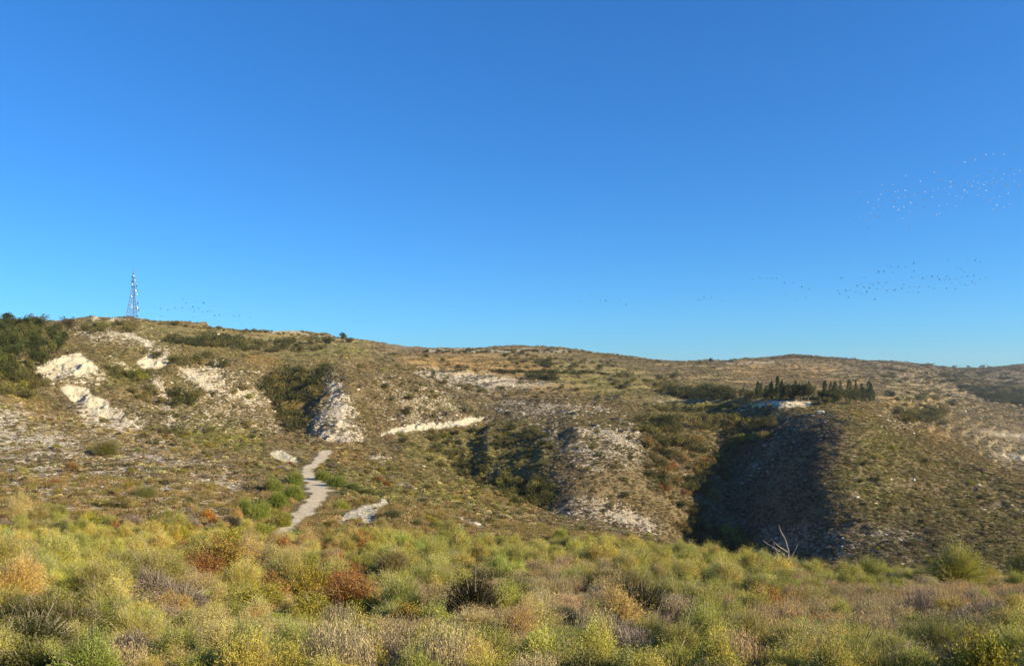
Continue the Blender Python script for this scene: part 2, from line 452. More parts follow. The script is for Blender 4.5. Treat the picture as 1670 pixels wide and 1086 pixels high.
# ------------------------------------------------------------------ node helpers
def new_mat(name):
    m = bpy.data.materials.new(name); m.use_nodes = True
    nt = m.node_tree; nt.nodes.clear()
    out = nt.nodes.new('ShaderNodeOutputMaterial')
    return m, nt, out
class N:
    def __init__(s, nt): s.nt = nt
    def n(s, t, **kw):
        nd = s.nt.nodes.new(t)
        for k, v in kw.items(): setattr(nd, k, v)
        return nd
    def l(s, a, b): s.nt.links.new(a, b)
    def put(s, sock, v):
        if hasattr(v, 'is_linked') or hasattr(v, 'links'): s.l(v, sock)
        else: sock.default_value = v
    def math(s, op, a, b=None, clamp=False):
        nd = s.n('ShaderNodeMath', operation=op); nd.use_clamp = clamp
        s.put(nd.inputs[0], a)
        if b is not None: s.put(nd.inputs[1], b)
        return nd.outputs[0]
    def mix(s, f, a, b, mode='MIX'):
        nd = s.n('ShaderNodeMix', data_type='RGBA', blend_type=mode)
        s.put(nd.inputs[0], f)
        s.put(nd.inputs[6], a if hasattr(a, 'links') else (*a, 1.0) if len(a) == 3 else a)
        s.put(nd.inputs[7], b if hasattr(b, 'links') else (*b, 1.0) if len(b) == 3 else b)
        return nd.outputs[2]
    def noise(s, vec, scale, detail=4, rough=.55, dist=0.0):
        nd = s.n('ShaderNodeTexNoise'); s.l(vec, nd.inputs['Vector'])
        nd.inputs['Scale'].default_value = scale; nd.inputs['Detail'].default_value = detail
        nd.inputs['Roughness'].default_value = rough; nd.inputs['Distortion'].default_value = dist
        return nd.outputs[0]
    def rng(s, v, a, b, c=0., d=1.):
        nd = s.n('ShaderNodeMapRange'); s.put(nd.inputs[0], v)
        nd.inputs[1].default_value = a; nd.inputs[2].default_value = b
        nd.inputs[3].default_value = c; nd.inputs[4].default_value = d
        return nd.outputs[0]

def terrain_material():
    m, nt, out = new_mat('dry scrub hillside with chalk outcrops')
    g = N(nt)
    geo = g.n('ShaderNodeNewGeometry'); P = geo.outputs['Position']
    A = g.n('ShaderNodeAttribute', attribute_name='cover'); B = g.n('ShaderNodeAttribute', attribute_name='cover_more')
    sp = g.n('ShaderNodeSeparateColor'); g.l(A.outputs['Color'], sp.inputs[0])
    sb = g.n('ShaderNodeSeparateColor'); g.l(B.outputs['Color'], sb.inputs[0])
    rock, green, orange = sp.outputs[0], sp.outputs[1], sp.outputs[2]
    grey, bright = sb.outputs[0], sb.outputs[1]
    n1 = g.noise(P, 0.35, 6, .62); n2 = g.noise(P, 1.6, 5, .65); n3 = g.noise(P, 6.0, 4, .6); n4 = g.noise(P, 0.06, 4, .6)
    soil = g.mix(g.rng(n2, .35, .65), (.13, .09, .045), (.26, .19, .10))
    soil = g.mix(g.rng(n4, .35, .65), soil, g.mix(n3, (.135, .105, .05), (.235, .185, .10)))
    gr = g.mix(g.rng(n3, .3, .7), (.12, .12, .032), (.27, .235, .07))
    soil = g.mix(g.math('MULTIPLY', green, g.rng(n1, .3, .6)), soil, gr)
    og = g.mix(g.rng(n2, .3, .7), (.24, .125, .04), (.36, .24, .09))
    soil = g.mix(g.math('MULTIPLY', orange, g.rng(n1, .15, .5)), soil, og)
    rk = g.mix(g.rng(n3, .3, .7), (.38, .32, .23), (.66, .58, .44))
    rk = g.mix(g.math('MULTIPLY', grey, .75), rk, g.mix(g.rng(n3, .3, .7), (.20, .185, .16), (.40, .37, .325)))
    # bare rock breaks through in patches and in scattered stones
    n5 = g.noise(P, 2.6, 3, .7)
    nn = g.math('ADD', g.math('ADD', g.math('MULTIPLY', n2, .35), g.math('MULTIPLY', n3, .25)), g.math('MULTIPLY', n5, .40))
    f = g.rng(g.math('ADD', g.math('MULTIPLY', rock, .34), nn), .655, .70)
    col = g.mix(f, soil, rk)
    br = g.mix(g.rng(n2, .3, .7), (.42, .36, .24), (.72, .65, .47))
    br = g.mix(g.math('MULTIPLY', g.rng(n3, .5, .62), .5), br, (.34, .27, .16))
    fb = g.rng(g.math('ADD', g.math('MULTIPLY', bright, .62), g.math('ADD', g.math('MULTIPLY', n2, .45), g.math('ADD', g.math('MULTIPLY', n1, .30), g.math('MULTIPLY', n3, .35)))), .84, .95)
    col = g.mix(fb, col, br)
    bs = g.n('ShaderNodeBsdfPrincipled'); bs.inputs['Roughness'].default_value = .95
    bs.inputs['Specular IOR Level'].default_value = .1
    g.l(col, bs.inputs['Base Color'])
    hb = g.math('ADD', g.math('MULTIPLY', n2, 1.0), g.math('MULTIPLY', n3, .35))
    hb = g.math('ADD', hb, g.math('MULTIPLY', n1, 1.2))
    bp = g.n('ShaderNodeBump'); bp.inputs['Strength'].default_value = .9; bp.inputs['Distance'].default_value = .55
    g.l(hb, bp.inputs['Height']); g.l(bp.outputs[0], bs.inputs['Normal'])
    g.l(bs.outputs[0], out.inputs[0])
    return m
MAT_LAND = terrain_material()

# ------------------------------------------------------------------ the ground sheet
s_in = np.linspace(-.74, .74, 1150)
s_out = np.array([.76, .79, .83, .88, .95, 1.05, 1.2, 1.4, 1.6])
S = np.concatenate([-s_out[::-1], s_in, s_out])
R = np.concatenate([np.linspace(-80, 6, 25)[:-1], 6*np.exp(np.linspace(0, math.log(60/6.), 210))[:-1],
     np.linspace(60, 330, 470)[:-1], 330*np.exp(np.linspace(0, math.log(1000/330.), 430))[:-1],
     1000*np.exp(np.linspace(0, math.log(4500/1000.), 110))])
YY, SS = np.meshgrid(R, S, indexing='ij')
XX = SS * (np.maximum(YY, -15) + 20)
XX = np.where(YY < 0, SS * 20 * (1 + 0 * YY), XX)
ZZ = height(XX, YY)
nr, nc = XX.shape
ii = (np.arange(nr-1)[:, None]*nc + np.arange(nc-1)[None, :]).ravel()
faces = np.stack([ii, ii+1, ii+nc+1, ii+nc], 1)
me = make_mesh('ground', np.stack([XX, YY, ZZ], -1).reshape(-1, 3), faces, True)
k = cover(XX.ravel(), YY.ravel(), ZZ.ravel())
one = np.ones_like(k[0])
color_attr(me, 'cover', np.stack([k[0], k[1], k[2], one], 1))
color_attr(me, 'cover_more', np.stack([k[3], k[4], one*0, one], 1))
ground = link('ground', me, MAT_LAND)
tag(ground, 'dry brown hillside with scrub and pale chalk outcrops', None, None, 'structure')

# ------------------------------------------------------------------ plant materials
def foliage_material(name, instanced, transl=.3, spread=(.38, 1.62)):
    m, nt, out = new_mat(name); g = N(nt)
    if instanced:
        base = g.n('ShaderNodeAttribute', attribute_name='tint', attribute_type='INSTANCER').outputs['Color']
    else:
        base = g.n('ShaderNodeObjectInfo').outputs['Color']
    cv = g.n('ShaderNodeAttribute', attribute_name='shade').outputs['Fac']
    P = g.n('ShaderNodeNewGeometry').outputs['Position']
    na = g.rng(g.noise(P, .9, 3, .6), .50, .64); nb = g.rng(g.noise(P, 5.0, 2, .6), .52, .66)
    dry = g.mix(1.0, base, (1.06, .93, .88), 'MULTIPLY')
    base = g.mix(g.math('MULTIPLY', na, .6), base, dry)
    base = g.mix(g.math('MULTIPLY', nb, .6), base, g.mix(1.0, base, (.72, .62, .70), 'MULTIPLY'))
    mul = g.rng(cv, 0, 1, *spread)
    comb = g.n('ShaderNodeCombineColor')
    g.l(g.math('MULTIPLY', mul, g.rng(cv, 0, 1, .92, 1.10)), comb.inputs[0]); g.l(mul, comb.inputs[1]); g.l(g.math('MULTIPLY', mul, g.rng(cv, 0, 1, 1.15, .75)), comb.inputs[2])
    col = g.mix(1.0, base, comb.outputs[0], 'MULTIPLY')
    d = g.n('ShaderNodeBsdfDiffuse'); t = g.n('ShaderNodeBsdfTranslucent'); mx = g.n('ShaderNodeMixShader')
    g.l(col, d.inputs[0]); g.l(col, t.inputs[0]); mx.inputs[0].default_value = transl
    g.l(d.outputs[0], mx.inputs[1]); g.l(t.outputs[0], mx.inputs[2]); g.l(mx.outputs[0], out.inputs[0])
    return m
def plain_material(name, c1, c2, scale=8, rough=.8, metal=0.0):
    m, nt, out = new_mat(name); g = N(nt)
    tc = g.n('ShaderNodeTexCoord')
    n = g.noise(tc.outputs['Object'], scale, 4, .6)
    bs = g.n('ShaderNodeBsdfPrincipled'); bs.inputs['Roughness'].default_value = rough; bs.inputs['Metallic'].default_value = metal
    bs.inputs['Specular IOR Level'].default_value = .25
    g.l(g.mix(g.rng(n, .35, .65), c1, c2), bs.inputs['Base Color']); g.l(bs.outputs[0], out.inputs[0])
    return m
M_LEAF = foliage_material('foliage', False); M_LEAF_I = foliage_material('foliage of the ground cover', True)
M_TWIG = plain_material('twig bark', (.17, .125, .085), (.38, .31, .23))
M_BARK = plain_material('bark', (.09, .065, .045), (.19, .15, .11), 3)
M_SNAG = plain_material('weathered dead wood', (.14, .12, .10), (.28, .25, .21), 6)

# ------------------------------------------------------------------ plant meshes
def unit(v): return v / np.maximum(np.linalg.norm(v, axis=-1, keepdims=True), 1e-9)
def leaf_quads(P, D, ln, wd, rs):
    """diamond-shaped leaves at P pointing along D"""
    n = len(P)
    side = unit(np.cross(D, rs.normal(size=(n, 3))))
    ln = np.asarray(ln).reshape(-1, 1) * rs.uniform(.7, 1.3, (n, 1)); wd = np.asarray(wd).reshape(-1, 1) * rs.uniform(.7, 1.3, (n, 1))
    V = np.stack([P, P + D*ln*.5 + side*wd*.5, P + D*ln, P + D*ln*.5 - side*wd*.5], 1).reshape(-1, 3)
    Fc = np.arange(n*4).reshape(n, 4)
    return V, Fc
def strips(PTS, W, rs):
    """ribbons through PTS (n,k,3) with widths W (k,)"""
    n, k, _ = PTS.shape
    side = unit(np.cross(PTS[:, -1]-PTS[:, 0], rs.normal(size=(n, 3))))[:, None, :]
    Wd = np.asarray(W)[None, :, None]
    A = PTS + side*Wd*.5; B = PTS - side*Wd*.5
    V = np.stack([A, B], 2).reshape(-1, 3)
    base = (np.arange(n)[:, None]*k + np.arange(k-1)[None, :]).ravel() * 2
    Fc = np.stack([base, base+1, base+3, base+2], 1)
    return V, Fc

def sprigs(n, R, Hh, rs, spread=1.0, up=.35, lumps=9):
    """curved sprigs from the root to a lumpy dome"""
    bump = unit(np.abs(rs.normal(size=(lumps, 3))) * [1, 1, 1] * np.where(rs.rand(lumps, 3) < .5, -1, 1)); bump[:, 2] = np.abs(bump[:, 2])
    amp = rs.uniform(.15, .5, lumps)
    a = rs.uniform(0, 2*np.pi, n); e = np.arcsin(rs.uniform(.02, 1, n)**.9)
    d = np.stack([np.cos(a)*np.cos(e), np.sin(a)*np.cos(e), np.sin(e)], 1)
    dots = np.clip(d @ bump.T, 0, 1)**6 * amp
    rad = .62 + dots.max(1) + rs.uniform(-.14, .1, n) + np.where(rs.rand(n) < .12, rs.uniform(.05, .32, n), 0)
    tip = d * rad[:, None] * [R*spread, R*spread, Hh]
    root = np.stack([np.cos(a), np.sin(a), np.zeros(n)], 1) * rs.uniform(0, .18, (n, 1)) * R
    ctrl = (root + tip)*.5 + np.array([0, 0, 1])*up*Hh*.5 - d*[R*.15, R*.15, 0]
    return root, ctrl, tip, d
def bez(r, c, t, s):
    s = s[..., None]
    return r[:, None]*(1-s)**2 + c[:, None]*2*s*(1-s) + t[:, None]*s*s
def bezd(r, c, t, s):
    s = s[..., None]
    return unit(2*(1-s)*(c-r)[:, None] + 2*s*(t-c)[:, None])

def shrub_arrays(kind, seed, fine=False):
    rs = np.random.RandomState(seed)
    P = dict(
        broom=(2000, 14, .042, .0085, .38, .35, .85, 1.0),
        straw=(1800, 12, .046, .007, .38, .5, .75, 1.1),
        leafy=(420, 26, .042, .028, .25, .25, 1.3, .9),
        olive=(1200, 15, .034, .016, .40, .3, 1.1, .85),
        stalk=(520, 9, .050, .012, .45, .1, .35, 1.5),
        dead=(420, 0, .03, .01, .5, .3, .8, .8),
    )[kind]
    n, per, ll, lw, t0, up, rnd, hh = P
    if fine: n = int(n*2.1); ll *= .68; lw *= .68
    R = .62
    if kind == 'stalk':
        a = rs.uniform(0, 2*np.pi, n); q = np.sqrt(rs.rand(n))*R*.8
        root = np.stack([np.cos(a)*q, np.sin(a)*q, np.zeros(n)-.05], 1)
        tip = root + np.stack([rs.normal(0, .10, n), rs.normal(0, .10, n), rs.uniform(.45, 1.05, n)], 1)
        ctrl = (root+tip)/2 + rs.normal(0, .03, (n, 3)); d = unit(tip-root)
    else:
        root, ctrl, tip, d = sprigs(n, R, .8*hh, rs, up=up)
    ns = n if kind in ('dead', 'stalk') else n//4
    s4 = np.tile(np.linspace(0, 1, 4), (ns, 1))
    w = .010 if kind != 'dead' else .012
    SV, SF = strips(bez(root[:ns], ctrl[:ns], tip[:ns], s4), [w*1.5, w, w*.7, w*.35], rs)
    if kind == 'dead':
        for rep in range(3):
            tt = rs.uniform(.35, .95, (n, 1)); b0 = bez(root, ctrl, tip, tt)[:, 0]
            dd = unit(bezd(root, ctrl, tip, tt)[:, 0] + rs.normal(0, .6, (n, 3)))
            L_ = rs.uniform(.1, .26, (n, 1))
            pts = np.stack([b0, b0+dd*L_*.5+rs.normal(0, .01, (n, 3)), b0+dd*L_+rs.normal(0, .03, (n, 3))], 1)
            V2, F2 = strips(pts, [w*.6, w*.45, w*.2], rs)
            SF = np.concatenate([SF, F2+len(SV)]); SV = np.concatenate([SV, V2])
        tt = rs.uniform(.6, 1, (n, 3)); LP = bez(root, ctrl, tip, tt).reshape(-1, 3)
        D = unit(rs.normal(size=LP.shape)); LV, LF = leaf_quads(LP, D, .03, .016, rs)
    else:
        if kind != 'stalk':
            nb = n//22; e0 = tip[:nb] + (tip[:nb]-ctrl[:nb])*.35
            V2, F2 = strips(bez(root[:nb], ctrl[:nb], e0, np.tile(np.linspace(0, 1, 4), (nb, 1))), [.014, .011, .009, .004], rs)
            SF = np.concatenate([SF, F2+len(SV)]); SV = np.concatenate([SV, V2])
        tt = t0 + (1-t0)*rs.rand(n, per)**.8
        LP = bez(root, ctrl, tip, tt); D = bezd(root, ctrl, tip, tt)
        LP = (LP + rs.normal(0, .03, LP.shape)).reshape(-1, 3)
        D = unit(D.reshape(-1, 3) + rs.normal(0, rnd, (n*per, 3)) + [0, 0, .15])
        LV, LF = leaf_quads(LP, D, ll, lw, rs)
    nl = len(LV)//4; q = nl//n
    shade = np.repeat(np.clip(.5 + np.repeat(rs.normal(0, .2, n), q) + rs.normal(0, .15, nl), 0, 1), 4)
    return SV, SF, LV, LF, shade

KINDS = ['broom', 'straw', 'leafy', 'olive', 'stalk', 'dead']
NVAR = dict(broom=3, straw=2, leafy=3, olive=2, stalk=3, dead=2)
PROTO = {}       # kind -> [(foliage mesh, stem mesh)]
near_lib = bpy.data.collections.new('plants for the ground cover')
near_index = {}
for ki, kd in enumerate(KINDS):
    PROTO[kd] = []
    for v in range(NVAR[kd]):
        SV, SF, LV, LF, sh = shrub_arrays(kd, 100*ki + v)
        fm = make_mesh('foliage', LV, LF); float_attr(fm, 'shade', sh); fm.materials.append(M_LEAF)
        sm = make_mesh('stems', SV, SF); sm.materials.append(M_TWIG)
        PROTO[kd].append((fm, sm))
        jm = make_mesh('shrub', np.concatenate([LV, SV]), np.concatenate([LF, SF+len(LV)]))
        float_attr(jm, 'shade', np.concatenate([sh, np.full(len(SV), .1)]))
        jm.materials.append(M_LEAF_I); jm.materials.append(M_TWIG)
        mi = np.concatenate([np.zeros(len(LF), np.int32), np.ones(len(SF), np.int32)])
        jm.polygons.foreach_set('material_index', mi)
        nm = 'a%02d_%s' % (len(near_index), kd)
        near_index[(kd, v)] = len(near_index)
        near_lib.objects.link(bpy.data.objects.new(nm, jm))

FINE = {}        # for shrubs much larger than the others: more twigs, leaves of the same real size
for ki, kd in enumerate(['broom', 'straw', 'leafy', 'olive', 'dead']):
    SV, SF, LV, LF, sh = shrub_arrays(kd, 900+ki, True)
    fm = make_mesh('foliage', LV, LF); float_attr(fm, 'shade', sh); fm.materials.append(M_LEAF)
    sm = make_mesh('stems', SV, SF); sm.materials.append(M_TWIG); FINE[kd] = (fm, sm)

# small tussocks and low clumps for the ground cover
def dome_clump(seed, n, ls, R=1.0, Hh=.55):
    rs = np.random.RandomState(seed)
    d = unit(rs.normal(size=(n, 3))); d[:, 2] = np.abs(d[:, 2])
    k = unit(rs.normal(size=(6, 3))); k[:, 2] = np.abs(k[:, 2])
    r = .62 + (np.clip(d @ k.T, 0, 1)**4).max(1)*.4 + rs.uniform(-.25, .05, n)
    P_ = d*r[:, None]*[R, R, Hh]
    D = unit(d + rs.normal(0, .8, (n, 3)))
    V, Fc = leaf_quads(P_ - D*ls*.5, D, ls, ls*.62, rs)
    return V, Fc, np.repeat(rs.rand(n), 4)
def tuft(seed, n, h, r, w):
    rs = np.random.RandomState(seed)
    a = rs.uniform(0, 6.283, n); q = np.sqrt(rs.rand(n))*r
    root = np.stack([np.cos(a)*q, np.sin(a)*q, np.full(n, -.03)], 1)
    tip = root*1.5 + np.stack([rs.normal(0, .16, n)*h, rs.normal(0, .16, n)*h, h*rs.uniform(.5, 1.1, n)], 1)
    ctrl = (root*1.0+tip)/2 + [0, 0, .1*h]
    V, Fc = strips(bez(root, ctrl, tip, np.tile(np.linspace(0, 1, 4), (n, 1))), [w, w*.9, w*.7, w*.2], rs)
    return V, Fc, np.repeat(rs.rand(n), 8)
far_lib = bpy.data.collections.new('low scrub for the slopes')
for i in range(5):
    V, Fc, sh = dome_clump(300+i, 190, .20)
    m_ = make_mesh('clump', V, Fc); float_attr(m_, 'shade', sh); m_.materials.append(M_LEAF_I)
    far_lib.objects.link(bpy.data.objects.new('a%02d_clump' % i, m_))
tuft_lib = bpy.data.collections.new('grass tufts')
for i in range(4):
    V, Fc, sh = tuft(400+i, 130, .3 if i < 2 else .42, .22, .011)
    m_ = make_mesh('tuft', V, Fc); float_attr(m_, 'shade', sh); m_.materials.append(M_LEAF_I)
    tuft_lib.objects.link(bpy.data.objects.new('a%02d_tuft' % i, m_))

def scatter(name, pos, scl, rotz, pick, tint, lib, label, cat):
    """one object of ground cover: points that carry plants from a library"""
    n = len(pos)
    me = bpy.data.meshes.new(name); me.vertices.add(n)
    me.vertices.foreach_set('co', np.asarray(pos, np.float32).ravel())
    a = me.attributes.new('scl', 'FLOAT_VECTOR', 'POINT'); a.data.foreach_set('vector', np.asarray(scl, np.float32).ravel())
    a = me.attributes.new('rotz', 'FLOAT_VECTOR', 'POINT')
    rv = np.zeros((n, 3), np.float32); rv[:, 2] = rotz; rv[:, 0] = RS.normal(0, .1, n); rv[:, 1] = RS.normal(0, .1, n)
    a.data.foreach_set('vector', rv.ravel())
    a = me.attributes.new('pick', 'INT', 'POINT'); a.data.foreach_set('value', np.asarray(pick, np.int32))
    color_attr(me, 'tint', np.concatenate([tint, np.ones((n, 1))], 1))
    o = link(name, me)
    ng = bpy.data.node_groups.new(name, 'GeometryNodeTree')
    ng.interface.new_socket('Geometry', in_out='INPUT', socket_type='NodeSocketGeometry')
    ng.interface.new_socket('Geometry', in_out='OUTPUT', socket_type='NodeSocketGeometry')
    gi = ng.nodes.new('NodeGroupInput'); go = ng.nodes.new('NodeGroupOutput')
    ci = ng.nodes.new('GeometryNodeCollectionInfo'); ci.inputs['Collection'].default_value = lib
    ci.inputs['Separate Children'].default_value = True; ci.inputs['Reset Children'].default_value = True
    ip = ng.nodes.new('GeometryNodeInstanceOnPoints'); ip.inputs['Pick Instance'].default_value = True
    def attr(nm, t):
        nd = ng.nodes.new('GeometryNodeInputNamedAttribute'); nd.data_type = t; nd.inputs['Name'].default_value = nm
        return nd.outputs[0]
    ng.links.new(gi.outputs[0], ip.inputs['Points']); ng.links.new(ci.outputs[0], ip.inputs['Instance'])
    ng.links.new(attr('pick', 'INT'), ip.inputs['Instance Index'])
    e2r = ng.nodes.new('FunctionNodeEulerToRotation'); ng.links.new(attr('rotz', 'FLOAT_VECTOR'), e2r.inputs[0])
    ng.links.new(e2r.outputs[0], ip.inputs['Rotation']); ng.links.new(attr('scl', 'FLOAT_VECTOR'), ip.inputs['Scale'])
    ng.links.new(ip.outputs[0], go.inputs[0])
    md = o.modifiers.new('plants', 'NODES'); md.node_group = ng
    tag(o, label, cat, None, 'stuff')
    return o

def visible(X, Y, Z, slack=8.0):
    """keeps what can be seen from the viewpoint or a few steps beside it"""
    out = np.zeros(len(X), bool)
    px = CX + F*X/Y; row = YH - F*Z/Y
    q = np.clip((px/4).round().astype(int), -60, 480)
    for c in np.unique(q):
        m = q == c
        z, r, rm = column(c*4)
        i = np.clip(np.searchsorted(VQ, Y[m]*.985), 0, len(VQ)-1)
        out[m] = row[m] < rm[i] + slack
    return out

# ------------------------------------------------------------------ foreground shrubs
C_ = dict(broom=[(.48, .45, .105), (.38, .385, .09), (.56, .50, .14)], straw=[(.62, .50, .19), (.54, .44, .16)],
          leafy=[(.42, .36, .06), (.36, .19, .065), (.29, .27, .05)], olive=[(.15, .155, .045), (.20, .20, .065)],
          stalk=[(.58, .44, .20), (.50, .41, .20)], dead=[(.30, .21, .12), (.34, .25, .15)])
BLOBS = [ # photo column, row, radii, kind, colour index, weight
 (120, 960, 240, 90, 'broom', 0, 5), (60, 880, 90, 40, 'broom', 2, 4), (40, 1010, 90, 50, 'broom', 1, 4), (170, 890, 60, 30, 'broom', 0, 6),
 (60, 1075, 120, 40, 'olive', 0, 6), (330, 930, 90, 50, 'leafy', 1, 2.2), (520, 950, 100, 60, 'leafy', 1, 2.6), (260, 1000, 60, 60, 'dead', 0, 5),
 (380, 900, 70, 40, 'leafy', 0, 5), (470, 910, 60, 40, 'straw', 1, 4), (400, 1050, 80, 40, 'straw', 0, 10), (240, 1060, 120, 40, 'olive', 1, 3),
 (560, 1040, 90, 50, 'leafy', 2, 5), (470, 900, 100, 30, 'broom', 2, 4), (700, 920, 90, 50, 'broom', 1, 6), (640, 960, 60, 60, 'broom', 0, 5),
 (810, 940, 90, 40, 'broom', 0, 8), (780, 970, 60, 30, 'olive', 0, 8), (830, 1000, 70, 35, 'stalk', 0, 12), (690, 1050, 60, 40, 'stalk', 1, 7),
 (640, 1060, 40, 30, 'broom', 0, 6), (890, 1000, 45, 25, 'broom', 1, 12), (880, 1055, 70, 35, 'straw', 0, 8), (980, 1010, 70, 45, 'stalk', 1, 12), (950, 970, 80, 20, 'stalk', 0, 8),
 (1040, 940, 130, 30, 'broom', 0, 10), (970, 930, 60, 25, 'broom', 2, 8), (1060, 985, 60, 25, 'olive', 1, 8), (1150, 1010, 60, 40, 'broom', 1, 12), (1080, 1060, 80, 30, 'dead', 1, 6),
 (1110, 900, 40, 20, 'broom', 1, 6), (925, 885, 40, 20, 'broom', 1, 6), (1250, 980, 90, 40, 'broom', 1, 5), (1300, 1040, 90, 40, 'stalk', 0, 6), (1280, 1030, 80, 40, 'leafy', 1, 2),
 (1400, 1000, 120, 50, 'stalk', 1, 5), (1600, 1000, 110, 30, 'stalk', 0, 7), (1500, 1050, 120, 40, 'dead', 0, 3), (1620, 1060, 60, 40, 'olive', 1, 5), (1200, 1075, 90, 25, 'broom', 1, 8),
 (1450, 1060, 120, 40, 'broom', 1, 4), (1360, 960, 120, 30, 'broom', 1, 5), (1500, 960, 120, 20, 'broom', 2, 3), (1150, 960, 100, 30, 'broom', 2, 6), (990, 1070, 60, 25, 'dead', 0, 5),
]
def fg_kind(px, py, rs):
    opts = [('broom', 0, 1.3), ('broom', 1, 1.3), ('broom', 2, .6), ('straw', 1, .2), ('leafy', 2, .25), ('olive', 1, .25), ('stalk', 1, .2), ('dead', 1, .12)]
    for cx, cy, rx, ry, kd, ci, w in BLOBS:
        d = ((px-cx)/rx)**2 + ((py-cy)/ry)**2
        if d < 4: opts.append((kd, ci, w*(1 if kd == 'broom' else 3.4 if kd in ('stalk', 'dead') else 2.1)*math.exp(-d)))
    if py < 870: opts = [('olive', 1, 1.2), ('leafy', 0, .6), ('leafy', 1, .35), ('dead', 1, .8), ('straw', 1, .5), ('broom', 1, .8)]
    t = rs.uniform(0, sum(o[2] for o in opts))
    for kd, ci, w in opts:
        t -= w
        if t <= 0: return kd, ci
    return kd, ci

rs = np.random.RandomState(5)
fg_top = np.array([(0, 858), (200, 862), (400, 868), (480, 885), (650, 890), (800, 900), (950, 905), (1060, 905), (1150, 915), (1250, 935), (1370, 950), (1670, 968)], float)
shr = []; grid = {}
def fits(x, y, r, k=.62):
    gx, gy = int(x//1.6), int(y//1.6)
    for a in range(gx-1, gx+2):
        for b in range(gy-1, gy+2):
            for (x2, y2, r2) in grid.get((a, b), ()):
                if (x-x2)**2 + (y-y2)**2 < (k*(r+r2))**2: return False
    return True
def keep(x, y, r): grid.setdefault((int(x//1.6), int(y//1.6)), []).append((x, y, r))
